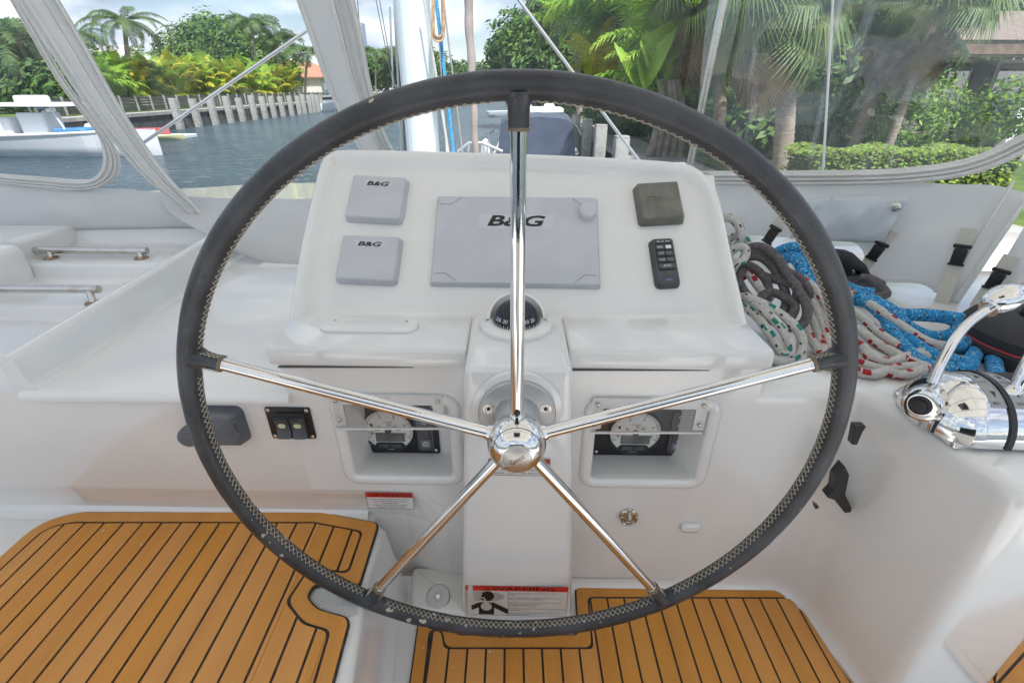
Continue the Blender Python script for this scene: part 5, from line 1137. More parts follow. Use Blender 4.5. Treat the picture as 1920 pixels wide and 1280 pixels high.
t = PT(35, 78, 34); palm('coconut_palm', 'leaning palm behind the centre console boat at the left frame edge', gx(95, 34), t, .20, .95, 20, FR, 'palms on the far bank', 6)
t = PT(-25, 60, 36); palm('coconut_palm', 'palm cut by the left frame edge behind the centre console boat', gx(20, 36), t, .18, .95, 18, FR, 'palms on the far bank', 16)
broad('round_tree', 'big round dark green tree behind the yellow palms on the far bank', gx(420, 80), [lob(350, 98, 80, 4.2), lob(400, 88, 82, 5.2), lob(450, 98, 80, 5.2), lob(385, 125, 80, 4.8), lob(485, 118, 80, 4.0), lob(335, 118, 80, 3.2), lob(522, 128, 84, 3.8), lob(425, 132, 80, 4.6)], 15000, .34, [lf_dark, lf_mid], 'broadleaf trees', 21, r=.5)
broad('round_tree', 'light green treetop showing just above the big round tree', gx(390, 94), [lob(398, 62, 94, 3.4), lob(375, 72, 94, 3.0), lob(425, 72, 94, 3.2)], 3500, .36, [lf_mid, lf_bright], 'broadleaf trees', 22)
broad('round_tree', 'low dark tree between the coconut palm and the grey roof', gx(300, 56), [lob(268, 128, 56, 1.6), lob(300, 128, 56, 1.8), lob(225, 135, 58, 1.4)], 3500, .32, [lf_dark, lf_mid], 'broadleaf trees', 23)
def clump(nm, lab, base, n, FRs, sc, grp, seed, cat='shrub', hz=.7):
    rr = random.Random(seed); root = thing(nm, lab, cat, base, grp)
    for i in range(n):
        az = rr.uniform(0, 6.28); inst(rr.choice(FRs), 'frond', root, V(base) + V((rr.uniform(-.6, .6) * sc, rr.uniform(-.6, .6) * sc, rr.uniform(0, hz) * sc)), (rr.uniform(-.2, .2), rr.uniform(-.45, .25), az), sc * rr.uniform(.7, 1.1))
places = ['nearest to the zip band', 'second from the zip band', 'third from the zip band', 'fourth from the zip band', 'fifth from the zip band', 'sixth from the zip band', 'seventh from the zip band', 'eighth from the zip band', 'ninth from the zip band', 'tenth from the zip band', 'eleventh from the zip band', 'last in the row']
for i, p in enumerate((205, 235, 268, 300, 332, 366, 400, 434, 466, 496, 522, 546)):
    Yp = 36 + i * 3.0; Xp = ((p - 960) / FPX) * (Yp * .885 + .65); clump('areca_palm', 'bushy yellow green palm behind the far seawall, ' + places[i], V((Xp - .4, Yp, BZ + .35)), 52, (FRY + FRB[:1] if i % 3 else FRY[:2] + FRB) if i > 1 else FRB, 1.25, 'yellow palms on the far bank', 40 + i, hz=1.7 if i > 1 else .5)
    if i % 2 == 0: pass
broad('dark_shrubbery', 'dense dark shrubbery under the palms at the left frame edge', gx(40, 36), [lob(0, 120, 36, 2.4), lob(60, 130, 36, 2.2), lob(100, 150, 34, 1.9), lob(20, 165, 33, 1.9), lob(-50, 140, 36, 2.6), lob(120, 170, 33, 1.4), lob(140, 120, 40, 2.2), lob(185, 150, 38, 1.9)], 9000, .24, [lf_dark, lf_mid], 'broadleaf trees', 24, 'shrub')
# houses on the far bank
tile_m = mat('roof_tile', (.42, .20, .12), .8, col2=(.34, .16, .10), nscale=4, bump=.6, bscale=30)
greyroof = mat('grey_roof', (.50, .50, .52), .7, col2=(.42, .42, .44), nscale=2, bump=.3, bscale=20)
stucco = mat('stucco', (.62, .58, .50), .85, col2=(.55, .51, .44), nscale=2)
def house(lab, c, w_, d_, hw_, hr, roofm, grp, nw=4):
    root = thing('house', lab, 'house', c, grp); x, y, z = c
    b = MB(); b.box((x, y, z + hw_ / 2), (w_, d_, hw_)); wl2 = b.build('wall', stucco, root, smooth=False)
    e = .6; b = MB(); A_ = [V((x - w_ / 2 - e, y - d_ / 2 - e, z + hw_)), V((x + w_ / 2 + e, y - d_ / 2 - e, z + hw_)), V((x + w_ / 2 + e, y + d_ / 2 + e, z + hw_)), V((x - w_ / 2 - e, y + d_ / 2 + e, z + hw_))]; T2 = [V((x - w_ * .2, y - .1, z + hw_ + hr)), V((x + w_ * .2, y - .1, z + hw_ + hr)), V((x + w_ * .2, y + .1, z + hw_ + hr)), V((x - w_ * .2, y + .1, z + hw_ + hr))]
    b.loft([[p - V((0, 0, .18)) for p in A_], A_, T2], True, True, True); b.build('roof', roofm, root, smooth=False)
    for i in range(nw):
        b = MB(); px2 = x + w_ / 2; b.box((px2 + .02, y - d_ / 2 + d_ * (i + .5) / nw, z + hw_ * .5), (.08, d_ / nw * .55, hw_ * .45)); f = b.build('window', white_paint, root, smooth=False)
        b = MB(); b.box((px2 + .04, y - d_ / 2 + d_ * (i + .5) / nw, z + hw_ * .5), (.08, d_ / nw * .47, hw_ * .38)); b.build('pane', glassm, f, smooth=False)
house('low house with a pale grey roof behind the yellow palms', gx(215, 54), 13, 9, 2.9, 2.2, greyroof, 'houses on the far bank')
house('low house with a red tiled roof beside the zip band', gx(545, 92), 16, 14, 3.0, 2.6, tile_m, 'houses on the far bank')
# high-rise far away
root = thing('tower_block', 'distant hazy high rise beyond the trees right of the zip band', 'building', (-150, 560, WZ)); bx = gx(684, 560).x
WLOC[root.name] = V((bx, 560, WZ)); root.location = (bx, 560, WZ)
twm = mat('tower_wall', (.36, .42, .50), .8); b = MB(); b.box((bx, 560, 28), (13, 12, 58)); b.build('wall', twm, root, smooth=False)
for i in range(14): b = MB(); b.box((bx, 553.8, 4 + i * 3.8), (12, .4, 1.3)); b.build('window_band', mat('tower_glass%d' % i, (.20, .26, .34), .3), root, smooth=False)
# end of canal tree line
broad('far_trees', 'distant tree line closing the canal, left of the mast', gx(720, 150), [lob(700 + i * 17, 138 - 14 * abs(sin(i * 1.9)), 150 + (i % 3) * 5, 5.5) for i in range(-3, 8)], 8000, .7, [lf_dark, lf_mid], 'distant tree lines', 25, 'tree line', .5)
for i, (px, py, Y) in enumerate(((705, 98, 140), (728, 104, 150), (745, 108, 145), (757, 102, 155), (770, 118, 160))):
    palm('coconut_palm', 'distant palm at the end of the canal, ' + ('leftmost', 'second from the left', 'third from the left', 'fourth from the left', 'right beside the mast')[i] , gx(px, Y), PT(px, py, Y), .25, 1.7, 14, FR, 'distant palms', 60 + i)
broad('far_trees', 'very distant low tree line on the horizon right of the mast', gx(880, 240), [lob(835 + i * 17, 140 - 8 * abs(sin(i * 2.3)), 240, 5.0) for i in range(0, 12)], 6000, .8, [lf_dark, lf_mid], 'distant tree lines', 26, 'tree line', .5)
# ---- near bank
broad('round_tree', 'dense bright topped tree at the left end of the near bank greenery', gx(1010, 38), [lob(985, 85, 38, 2.6), lob(1030, 62, 38, 2.8), lob(962, 105, 38, 1.9), lob(1010, 115, 37, 2.6), lob(1060, 90, 36, 2.8), lob(1085, 120, 34, 2.2), lob(950, 122, 38, 1.4)], 15000, .22, [lf_mid, lf_dark], 'broadleaf trees', 27, r=.35)
t = PT(1085, 14, 26); palm('coconut_palm', 'coconut palm standing above the round tree on the near bank', gx(1088, 26), t, .16, .95, 24, FR, 'palms on the near bank', 7)
for i, (px, py, Y, n, sc, FS, d) in enumerate(((1140, 70, 18, 34, 1.25, FRB, 'first from the left'), (1185, 40, 17, 34, 1.4, FRB, 'second from the left'), (1235, 30, 15, 34, 1.35, FRB, 'third from the left'), (1120, 130, 17, 26, .9, FRY, 'small, yellow'), (1220, 130, 14, 30, 1.1, FRB, 'low, below the others'), (1290, 150, 12.5, 26, 1.0, FRB, 'just left of the fan palm trunk'))):
    q = PY(px, py + 60, Y); clump('areca_palm', 'feathery palm clump on the near bank, ' + d, (q.x, Y, max(q.z, BZ)), n, FS, sc, 'feathery palm clumps on the near bank', 80 + i, 'palm clump')
# paddle leaves
def paddle_mb(L_, W_):
    b = MB(); rows = []
    for i in range(15):
        t = i / 14; z = L_ * t; y = .35 * L_ * t * t; w2 = W_ * sin(pi * min(t * .95 + .05, 1)) ** .7; tz_ = [V((s_ * w2, y + abs(s_) * .12 * W_, z - (.05 * L_ * abs(s_) if i % 2 else 0))) for s_ in (-1, -.5, 0, .5, 1)]; rows.append(tz_)
    b.loft(rows, False); b.tube([V((0, 0, -L_ * .6)), V((0, 0, 0)), V((0, .1 * L_, .5 * L_))], [.03, .025, .01], 5); return b
PD_ = proto(paddle_mb(1.5, .28), 'paddle_leaf', lf_bright)
root = thing('banana_plant', 'banana like plant with broad upright leaves left of the fan palm', 'plant', gx(1230, 11.5)); rr = random.Random(5)
for i in range(15):
    q = PY(rr.uniform(1195, 1275), rr.uniform(110, 190), 11.5); inst(PD_, 'paddle_leaf', root, q, (rr.uniform(-.5, .3), rr.uniform(-.6, .6), rr.uniform(-1.2, 1.2)), rr.uniform(.5, .8))
for i in range(5): q = gx(1215 + i * 14, 11.5); b = MB(); trunk(b, q, q + V((rr.uniform(-.3, .3), 0, 1.6)), .09, .06, .1); b.build('stem', bark, root)
# fan palms
def fan_mb(Rr, n=44, spread=2.3, droop=.55):
    b = MB(); b.tube([V((0, 0, 0)), V((.5 * Rr, 0, .05)), V((Rr, 0, 0))], [.02, .014, .01], 4)
    for i in range(n):
        a = -spread + 2 * spread * i / (n - 1); o = V((Rr, 0, 0)); d = V((cos(a), sin(a), 0)); l_ = Rr * (1.05 - .25 * abs(a) / spread); w_ = V((-sin(a), cos(a), .25)) * l_ * .024
        m_ = o + d * l_ * .55 + V((0, 0, .06 * l_)); e = o + d * l_ * .92 + V((0, 0, -l_ * droop * R.uniform(.5, 1.1)))
        b.add([o, m_ - w_, m_ + w_, e], [(0, 1, 2), (1, 3, 2)])
    return b
FNm = [proto(fan_mb(.62 + .04 * i, droop=.35 + .15 * i), 'fan_leaf', lf_fan) for i in range(3)]; FND = [proto(fan_mb(.62, droop=.8), 'dry_leaf', lf_dry)]
def fanpalm(lab, base, top, r, sc, n, nd, seed, bow=.1):
    rr = random.Random(seed); root = thing('fan_palm', lab, 'palm tree', base, 'fan palms on the near bank'); b = MB(); trunk(b, base, top, r, r * .85, bow); b.build('trunk', barkp, root)
    for i in range(n): inst(FNm[i % 3], 'fan_leaf', root, V(top) + V((0, 0, rr.uniform(-.1, .25))), (rr.uniform(-.5, .5), rr.uniform(-1.2, .85), i * 2.4 + rr.uniform(-.2, .2)), sc * rr.uniform(.9, 1.2))
    for i in range(nd): inst(FND[0], 'dry_leaf', root, V(top) + V((0, 0, rr.uniform(-.6, -.1))), (rr.uniform(-.5, .5), rr.uniform(.8, 1.45), i * 2.4 + rr.uniform(-.2, .2)), sc * rr.uniform(.7, 1.0))
fanpalm('thick trunked fan palm with a hanging skirt behind the starboard window', gx(1463, 9.2), PT(1462, 10, 9.2), .165, .95, 60, 60, 1)
fanpalm('fan palm whose leaves hang left of the polished pole', gx(1345, 11.5), PT(1335, -25, 11.5), .14, 1.1, 50, 40, 2)
fanpalm('fan palm with a pale ringed trunk leaning to the right', gx(1648, 9.6), PT(1762, 8, 9.6), .075, .8, 34, 14, 3, .0)
fanpalm('fan palm with a dark trunk leaning behind the taut white line', gx(1585, 10.5), PT(1705, 10, 10.5), .12, .9, 40, 30, 4, .0)
for i, (a0, a1, Y, d) in enumerate((((1395, 290), (1300, 60), 13, 'leaning left behind the pole'), ((1330, 285), (1380, 60), 14, 'leaning right behind the pole'), ((1700, 290), (1735, 120), 11, 'beside the leaning palms'))):
    root = thing('bare_trunk', 'thin brown tree trunk ' + d, 'tree trunk', gx(a0[0], Y), 'bare trunks on the near bank'); b = MB(); trunk(b, gx(a0[0], Y), PT(a1[0], a1[1], Y), .09, .07, .1, rings=False); b.build('trunk', bark, root)
def thicket(lab, L_, n, sz, m, seed): broad('understory_bush', lab, gx((L_[0][0]), L_[0][2]), [lob(*l_) for l_ in L_], n, sz, m, 'bushes on the near bank', seed, 'bush', .08)
thicket('dark bush mass behind the banana plant and polished pole', [(1230, 170, 19, 2.2), (1300, 120, 19, 2.6), (1370, 150, 18, 2.4), (1330, 60, 20, 2.8), (1180, 190, 18, 1.6), (1290, 210, 14, 1.3), (1400, 80, 20, 2.8)], 13000, .17, [lf_dark, lf_mid], 31)
thicket('dark bush mass behind the thick fan palm trunk', [(1440, 160, 15, 1.9), (1510, 130, 15, 2.1), (1580, 170, 14, 1.8), (1500, 220, 12, 1.2), (1400, 230, 12, 1.1), (1620, 100, 16, 2.3), (1550, 60, 17, 2.4), (1460, 60, 18, 2.6)], 13000, .15, [lf_dark, lf_mid], 32)
thicket('bushes growing against the patio of the waterfront house', [(1660, 210, 11, .9), (1720, 200, 12, .9), (1900, 200, 8.5, .6), (1700, 250, 10, .7), (1840, 240, 9, .4)], 8000, .055, [lf_mid, lf_bright], 33)
thicket('dark greenery beyond the roof of the waterfront house', [(1700, 60, 22, 2.6), (1800, 50, 22, 2.4), (1880, 60, 22, 2.4), (1760, 90, 22, 2)], 6000, .2, [lf_mid, lf_dark], 34)
thicket('low shrubs on the near lawn behind the pilings', [(1180, 215, 20, .9), (1130, 212, 24, 1.0), (1090, 205, 28, 1.2), (1225, 225, 17, .8), (1050, 196, 34, 1.2)], 5000, .14, [lf_dark, lf_mid], 35)
# clipped hedge
rr = random.Random(9); h0, h1 = gx(1480, 7.4), gx(1835, 7.4); hz0 = BZ; root = thing('clipped_hedge', 'low clipped yellow green hedge under the starboard window', 'hedge', ((h0.x + h1.x) / 2, 7.4, BZ)); b = MB()
top_z = PY(1600, 284, 7.2).z
for _ in range(15000):
    x = rr.uniform(h0.x, h1.x); y = rr.uniform(7.0, 7.9); z = BZ + (top_z - BZ) * (1 - rr.random() ** 2.5 * .9) + .05 * sin(x * 6) * sin(y * 5)
    if rr.random() < .4: y = 7.0 + rr.random() * .1
    s_ = rr.uniform(.02, .045); u = V((rr.uniform(-1, 1), rr.uniform(-1, 1), rr.uniform(-.6, .6))).normalized(); w_ = u.orthogonal().normalized(); b.add([V((x, y, z)) - u * s_, V((x, y, z)) + w_ * s_ * .6, V((x, y, z)) + u * s_, V((x, y, z)) - w_ * s_ * .6], [(0, 1, 2, 3)], rr.choice((0, 0, 1)))
b.build('foliage', [leafm('hedge_leaf', (.12, .18, .03), (.20, .26, .05), 3), lf_bright], root, smooth=False, fix=False); b = MB(); b.box(((h0.x + h1.x) / 2, 7.45, (BZ + top_z) / 2 - .05), (h1.x - h0.x - .1, .6, top_z - BZ - .1)); b.build('inner_branches', mat('hedge_core', (.03, .05, .012), .9), root, smooth=False)
# waterfront house with a dark patio
hx0, hx1 = PY(1640, 150, 13).x, 22; hb = V(((hx0 + hx1) / 2, 15.5, BZ)); root = thing('waterfront_house', 'waterfront house with a brown eave and dark covered patio at the right', 'house', hb)
ez = PY(1850, 92, 12).z; wood = mat('fascia_wood', (.20, .13, .09), .7, col2=(.14, .09, .06), nscale=8, bump=.3, bscale=30)
b = MB(); b.box(((hx0 + hx1) / 2, 12.0, ez), (hx1 - hx0, .12, .30)); b.build('fascia', wood, root, smooth=False)
b = MB(); b.add([(hx0, 11.9, ez + .16), (hx1, 11.9, ez + .16), (hx1, 19, ez + 1.5), (hx0 + 2, 19, ez + 1.5), (hx0, 11.9, ez - .1), (hx1, 11.9, ez - .1), (hx1, 19, ez + .2), (hx0 + 2, 19, ez + .2)], [(0, 1, 2, 3), (4, 5, 6, 7), (0, 4, 7, 3)]); b.build('roof', mat('brown_shingle', (.17, .13, .11), .85, col2=(.24, .19, .16), nscale=6, bump=.5, bscale=30), root, smooth=False)
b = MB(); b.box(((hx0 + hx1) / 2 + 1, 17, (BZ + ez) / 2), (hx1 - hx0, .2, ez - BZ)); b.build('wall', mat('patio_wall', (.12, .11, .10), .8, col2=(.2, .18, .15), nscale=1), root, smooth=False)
for i in range(4): x = hx0 + .4 + i * 2.6; b = MB(); b.box((x, 12.2, (BZ + ez) / 2), (.22, .22, ez - BZ)); b.build('column', white_paint, root, smooth=False)
for i in range(5):
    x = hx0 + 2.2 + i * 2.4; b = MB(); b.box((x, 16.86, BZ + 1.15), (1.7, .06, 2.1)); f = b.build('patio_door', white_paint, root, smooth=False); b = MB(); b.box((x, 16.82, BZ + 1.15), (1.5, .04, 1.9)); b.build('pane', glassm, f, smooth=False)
b = MB(); b.box(((hx0 + hx1) / 2, 14, BZ + .06), (hx1 - hx0, 6, .06)); b.build('patio_slab', conc, root, smooth=False)

# ---- own boat outside the canvas
b = MB(); prism(b, round_poly([V((-2.6, 1.70)), V((2.4, 1.78)), V((2.3, 2.9)), V((1.2, 3.35)), V((-1.6, 3.35)), V((-2.6, 2.9))], .2), -.3, .46, .05); b.build('cabin_roof', gel, kind='structure', ang=50)
b = MB(); prism(b, round_poly([V((-3.4, -3)), V((2.45, -3)), V((2.45, 4.5)), V((1.4, 7.5)), V((.3, 7.5)), V((-.4, 5.2)), V((-1.4, 7.5)), V((-2.4, 7.5)), V((-3.4, 4.5))], .3), WZ, -.35, .1); b.build('foredeck', gel, kind='structure', ang=50)
mx_ = gx(797, 3.05, .6); root = thing('mast', 'pale blue grey mast rising from the cabin roof beyond the windscreen', 'mast', (mx_.x, 3.05, .46))
def mastring(z): return [V((mx_.x + .098 * cos(a) * (1 - .15 * (abs(cos(a)) > .9)), 3.05 + .13 * sin(a), z)) for a in [2 * pi * k / 24 for k in range(24)]]
b = MB(); b.loft([mastring(z) for z in (.46, 1.5, 3.2)], True, True, True); b.build('mast_section', mastm, root, ang=50)
for dx in (-.055, .02): b = MB(); b.tube([(mx_.x + dx, 3.05 - .118, .5), (mx_.x + dx, 3.05 - .118, 3.2)], .008, 6); b.build('sail_track', mat('track%d' % int(dx * 1000), (.35, .4, .44), .4), root)
b = MB(); b.box((mx_.x, 3.05, .475), (.26, .32, .03)); b.build('mast_step', alu, root, smooth=False, bevel=.004)
tan_ = mat('rope_tan', (.36, .22, .12), .85, col2=(.50, .36, .22), nscale=30)
def stay(lab, a, c, r, m, grp='halyards and stays', cat='rope', nm='halyard'): b = MB(); b.tube([a, c], r, 8); return b.build(nm, m, label=lab, cat=cat, group=grp)
stay('bright blue halyard running down beside the mast', PY(815, -25, 2.9), PY(851, 292, 2.9), .0095, rp_blue)
stay('white halyard with a fleck running over the mast face', PY(791, -25, 2.85), PY(842, 292, 2.9), .006, rp_white)
stay('thin grey halyard right of the blue one', PY(828, -25, 2.95), PY(868, 292, 2.95), .005, pilem)
stay('thin white line between the mast and blue halyard', PY(822, 60, 2.95), PY(838, 292, 2.95), .003, white_paint)
stay('dark shroud left of the mast', PY(745, -25, 3.4), PY(760, 292, 3.4), .008, dkgrey, nm='shroud', cat='stay')
stay('grey shroud tube left of the mast', PY(738, -25, 3.5), PY(753, 292, 3.5), .007, alu, nm='shroud', cat='stay')
stay('thick pale shroud cover left of the mast', PY(752, -25, 3.45), PY(768, 292, 3.45), .013, canvas, nm='shroud', cat='stay')
stay('long thin stay crossing the port window', PY(263, 272, 2.4), PY(640, 14, 2.4), .0072, alu, nm='guard_wire', cat='stay')
stay('long thin stay crossing behind the top of the wheel to starboard', PY(950, -30, 2.6), PY(1212, 320, 2.6), .0075, alu, nm='guard_wire', cat='stay')
for i, (x0, x1, d) in enumerate(((700, 738, 'leftmost'), (707, 741, 'middle'), (668, 676, 'separate, close to the zip band'))):
    stay('thin dark stay of a boat far ahead, ' + d, PY(x0, -25, 30), PY(x1, 165 if i < 2 else 70, 30), .022, dkgrey, 'stays of boats ahead', 'stay', 'shroud')
stay('slim mast of a boat far ahead', PY(731, 14, 40), PY(737, 165, 40), .07, alu, 'masts of boats ahead', 'mast', 'distant_mast')
# furled forestay
b = MB(); A0 = PY(876, -30, 6.6); A1 = PY(893, 296, 6.6); pts = [A0.lerp(A1, i / 40) + V((.006 * sin(i * .5), 0, 0)) for i in range(41)]
b.tube(pts, [.052 * (1 + .05 * sin(i * .9)) * (1 - .2 * i / 40) for i in range(41)], 14); b.build('furled_sail', mat('taupe_cover', (.26, .22, .20), .85, col2=(.32, .27, .25), nscale=4, bump=.5, bscale=20), label='taupe furled headsail on the forestay ahead of the mast', cat='furled sail')
b = MB(); q = PY(893, 270, 6.6); b.tube([PY(858, 285, 6.6), PY(880, 268, 6.6), PY(905, 268, 6.6), PY(942, 284, 6.6)], .02, 8); b.tube([PY(880, 268, 6.6), PY(876, 300, 6.6)], .015, 8); b.tube([PY(905, 268, 6.6), PY(912, 300, 6.6)], .015, 8)
b.build('bow_frame', alu, label='grey bow crossbeam bracket at the foot of the forestay', cat='bracket', kind='stuff')
# coiled halyards hanging on the mast
def coil(lab, px0, px1, py0, py1, Y, m, n, r):
    root = thing('halyard_coil', lab, 'rope coil', PY((px0 + px1) / 2, py1, Y), 'rope coils on the mast'); rr = random.Random(px0)
    for i in range(n):
        x0, x1 = px0 + rr.uniform(0, 4), px1 - rr.uniform(0, 4); y1 = py1 - rr.uniform(0, 10); yy_ = Y + rr.uniform(-.02, .02)
        P_ = crom([PY(x0 + 2, py0, yy_), PY(x0, (py0 + y1) / 2, yy_), PY(x0 + 1, y1 - 8, yy_), PY((x0 + x1) / 2, y1, yy_), PY(x1 - 1, y1 - 8, yy_), PY(x1, (py0 + y1) / 2, yy_), PY(x1 - 2, py0, yy_)], 6); b = MB(); b.tube(P_, r, 6); b.build('strand', m, root)
coil('tan rope coil hanging on the starboard side of the mast', 810, 833, -30, 78, 2.85, tan_, 7, .005)
coil('weathered cream rope coil hanging left of the mast', 756, 768, 5, 88, 3.3, rp_white, 6, .006)

# ================================================================== BOATS
hullw = mat('boat_hull', (.70, .72, .75), .25, col2=(.64, .67, .71), nscale=.8, coat=.4)
navy = mat('navy_canvas', (.06, .08, .12), .7, col2=(.08, .10, .15), nscale=3, bump=.4, bscale=6)
bluec = mat('blue_cover', (.05, .17, .34), .6); redk = mat('red_plastic', (.42, .08, .09), .4); yel = mat('yellow_plastic', (.55, .52, .30), .5)
def hull_mb(L_, beam, free, o, az, keel=.5, n=18):
    b = MB(); o = V(o); d = V((cos(az), sin(az), 0)); s_ = V((-sin(az), cos(az), 0)); rings = []
    for i in range(n + 1):
        t = i / n; hb_ = beam / 2 * (1 - max(0, (t - .45) / .55) ** 2.4) ** .8 if t < 1 else .01; hb_ = max(hb_, .015); sh = free * (1 + .35 * t * t); c = o + d * (L_ * t)
        rings.append([c + s_ * (k * hb_) + V((0, 0, z)) for k, z in ((1, sh), (.97, sh - .08), (.92, sh * .45), (.72, -.05), (0, -keel), (-.72, -.05), (-.92, sh * .45), (-.97, sh - .08), (-1, sh), (-.9, sh - .02), (0, sh - .02), (.9, sh - .02))])
    b.loft(rings, True, True, True); return b, d, s_
# centre console boat at the left frame edge
bo = V((-27.0, 23.2, WZ)); az = radians(-3); root = thing('motor_boat', 'white centre console boat with a T top moored at the left frame edge', 'boat', bo)
b, d, s_ = hull_mb(11.6, 2.6, .78, bo, az); b.build('hull', hullw, root, ang=50)
at_ = lambda u, v, z: bo + d * u + s_ * v + V((0, 0, z))
b = MB(); b.tube([at_(11.5 * t, -1.3 * (1 - max(0, (t - .45) / .55) ** 2.4) ** .8 if t < .999 else 0, .78 * (1 + .35 * t * t) + .02) for t in [k / 20 for k in range(20)]], .05, 6); b.build('rub_rail', white_paint, root)
tt = 6.0
b = MB(); b.plate(at_(tt + .8, 0, 1.95), d, s_, (0, 0, 1), 3.6, 2.1, .12, .3, .05); b.build('t_top', white_paint, root, ang=40)
b = MB(); b.plate(at_(tt + .6, 0, 2.07), d, s_, (0, 0, 1), 1.2, .7, .28, .2, .1); b.build('radar_dome', white_paint, root, ang=40)
for u, v in ((tt - .5, -.8), (tt + 2.0, -.8), (tt - .5, .8), (tt + 2.0, .8)): b = MB(); b.tube([at_(u + (.35 if u > tt else 0), v, .9), at_(u, v, 1.98)], .035, 8); b.build('t_top_post', white_paint, root)
b = MB(); b.plate(at_(tt + .6, 0, .75), d, s_, (0, 0, 1), 1.2, 1.0, .95, .15, .06); b.build('console', hullw, root, ang=40)
b = MB(); b.plate(at_(tt + 1.0, 0, 1.65), d, s_, (0, 0, 1), .15, .9, .35, .05, .02); b.build('windscreen', glassm, root)
b = MB(); b.plate(at_(tt - .7, 0, .75), d, s_, (0, 0, 1), .7, 1.1, .75, .1, .05); b.build('leaning_seat', white_paint, root, ang=40)
b = MB(); b.plate(at_(tt + 2.4, -.4, .85), d, s_, (0, 0, 1), 1.5, .9, .28, .2, .1); b.build('blue_cover', bluec, root, ang=40)
for k, v in ((0, -.4), (1, .4)): b = MB(); b.plate(at_(3.2, v, .8), d, s_, (0, 0, 1), .8, .4, .6, .12, .08); b.build('seat_box', white_paint, root, ang=40)
# wrapped jet ski beside its bow, kayaks on the float
def small(nm, lab, o, L_, bm_, fr, az, m, cat='boat', extra=None, grp=None):
    root = thing(nm, lab, cat, o, grp); b, d, s_ = hull_mb(L_, bm_, fr, o, az, .15, 12); b.build('hull', m, root, ang=50)
    if extra: extra(root, d, s_, V(o))
def ex1(root, d, s_, o): b = MB(); b.plate(o + d * 1.0 + V((0, 0, .35)), d, s_, (0, 0, 1), 1.6, .7, .5, .25, .2); b.build('cover', canvas, root, ang=60)
q = gx(132, 30, WZ); small('covered_dinghy', 'small dinghy under a white cover behind the bow of the centre console boat', q, 2.9, 1.2, .45, 0, hullw, extra=ex1)
q = gx(236, 31, WZ); small('kayak', 'red kayak lying by the far seawall below the pilings', V((q.x, 31, WZ + .25)), 2.9, .7, .25, radians(-5), redk, 'kayak')
q = gx(278, 30, WZ); small('kayak', 'pale yellow kayak floating to the right of the red kayak', V((q.x, 29.6, WZ + .05)), 2.3, .8, .18, radians(4), yel, 'kayak')
b = MB(); q0, q1 = gx(250, 30, WZ), gx(345, 30, WZ); b.box(((q0.x + q1.x) / 2, 30.6, WZ + .10), (q1.x - q0.x, 1.6, .2)); b.build('float_dock', white_paint, smooth=False, bevel=.03, label='white floating dock under the kayaks at the far seawall', cat='float')
def cab(root, d, s_, o):
    b = MB(); b.plate(o + d * 3.2 + V((0, 0, .9)), d, s_, (0, 0, 1), 3.0, 1.7, .9, .4, .15); b.build('cabin', white_paint, root, ang=40); b = MB(); b.plate(o + d * 3.2 + V((0, 0, 1.3)), d, s_, (0, 0, 1), 3.04, 1.74, .3, .4, .02); b.build('window_strip', blackm, root, ang=40)
for px, Y, az, L_, lab in ((560, 80, 80, 8, 'white cabin boat moored below the red roofed house'), (588, 66, 85, 7, 'white cabin boat moored at the far end of the pilings'), (652, 95, 60, 9, 'white boat just right of the zip band at the canal end')):
    q = gx(px, Y, WZ); small('moored_boat', lab, V((q.x, Y, WZ)), L_, 2.6, .95, radians(az), hullw, extra=cab, grp='distant moored boats')
q = gx(925, 55, WZ); small('skiff', 'small white skiff far off on the open water left of the sleeve', V((q.x - .6, 55, WZ)), 4.2, 1.6, .5, radians(15), hullw)
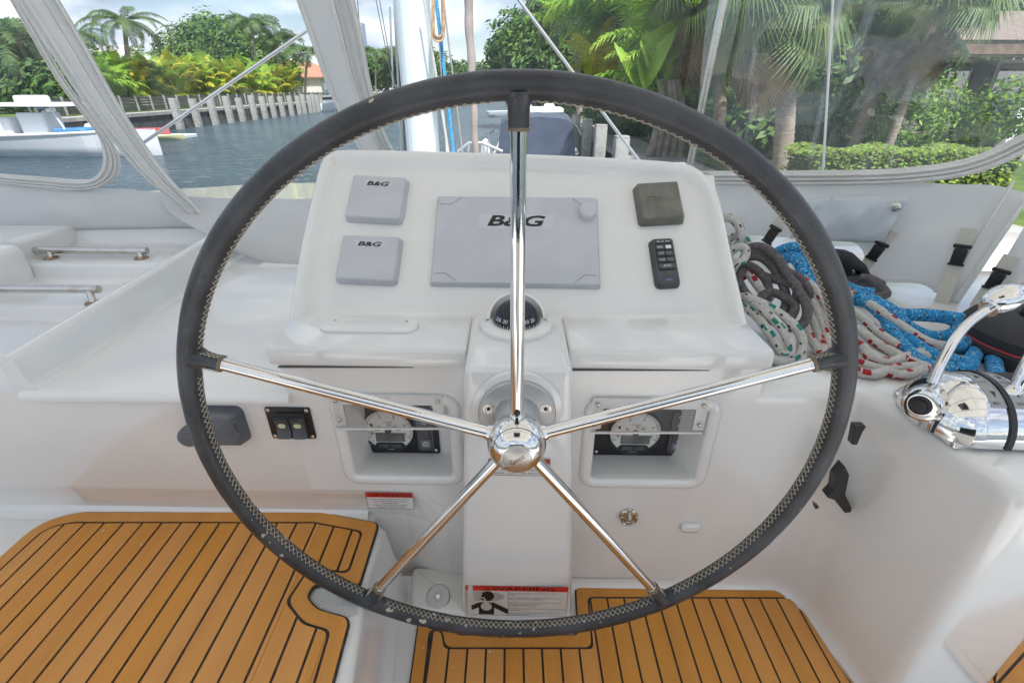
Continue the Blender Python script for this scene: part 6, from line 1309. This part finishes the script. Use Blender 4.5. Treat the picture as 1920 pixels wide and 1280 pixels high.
# boat with navy canopy ahead
bo = V((gx(1003, 14.5, WZ).x, 14.0, WZ)); root = thing('canopy_boat', 'moored motor boat with a dark navy canopy ahead of the bow', 'boat', bo); b, d, s_ = hull_mb(8.5, 2.5, .95, bo, radians(88)); b.build('hull', hullw, root, ang=50)
at_ = lambda u, v, z: bo + d * u + s_ * v + V((0, 0, z)); rings = []
for u, k in ((-.1, .96), (.5, 1.0), (2.2, 1.0), (3.4, .86)):
    tp = 1.98 if u > 0 else 1.90
    if u > 3: tp = 1.9
    rings.append([at_(u, v * k, z) for v, z in ((1.12, .85), (1.06, 1.25), (.98, tp - .14), (.86, tp - .03), (.6, tp + .02), (0, tp + .05), (-.6, tp + .02), (-.86, tp - .03), (-.98, tp - .14), (-1.06, 1.25), (-1.12, .85))])
b = MB(); b.loft(rings, True, True, True); b.build('canopy', navy, root, ang=50)
b = MB(); b.plate(at_(-.075, -.35, 1.5), s_ * -1, (0, 0, 1), d * -1, .55, .42, .02, .05, .005); b.build('canopy_window', mat('clear_panel', (.12, .15, .2), .1), root)
b = MB(); b.plate(at_(1.6, 0, 2.02), d, s_, (0, 0, 1), 1.8, 1.5, .10, .2, .04); b.build('cabin_top', white_paint, root, ang=40)
for v, u in ((.3, 1.0), (-.35, 1.4)): b = MB(); b.lathe([(.16, 0), (.17, .05), (.13, .12), (.03, .14)], at_(u, v, 2.1), (0, 0, 1), 16); b.build('antenna_dome', white_paint, root)
b = MB(); b.tube([at_(.1, -1.15, .95), at_(.0, -1.28, 1.35), at_(.6, -1.15, 1.62), at_(1.4, -1.0, 1.75)], .03, 8); b.tube([at_(.0, 1.25, .9), at_(.1, 1.3, 1.5), at_(1.4, 1.28, 1.5)], .02, 8); b.build('rail', steel, root, kind='stuff')
b = MB(); b.lathe([(.03, -.42), (.14, -.32), (.17, 0), (.14, .32), (.03, .42)], at_(.4, 1.42, .95), (0, 0, 1), 16); b.build('fender', white_paint, root)
b = MB(); b.plate(at_(-.35, 0, .25), s_, d, (0, 0, 1), 2.2, .7, .06, .1, .02); b.build('swim_platform', conc, root)
# near dock deck and lamp post
b = MB(); b.box((3.15, 12, BZ + .02), (1.3, 18, .10)); b.build('dock_path', conc, kind='structure', smooth=False)
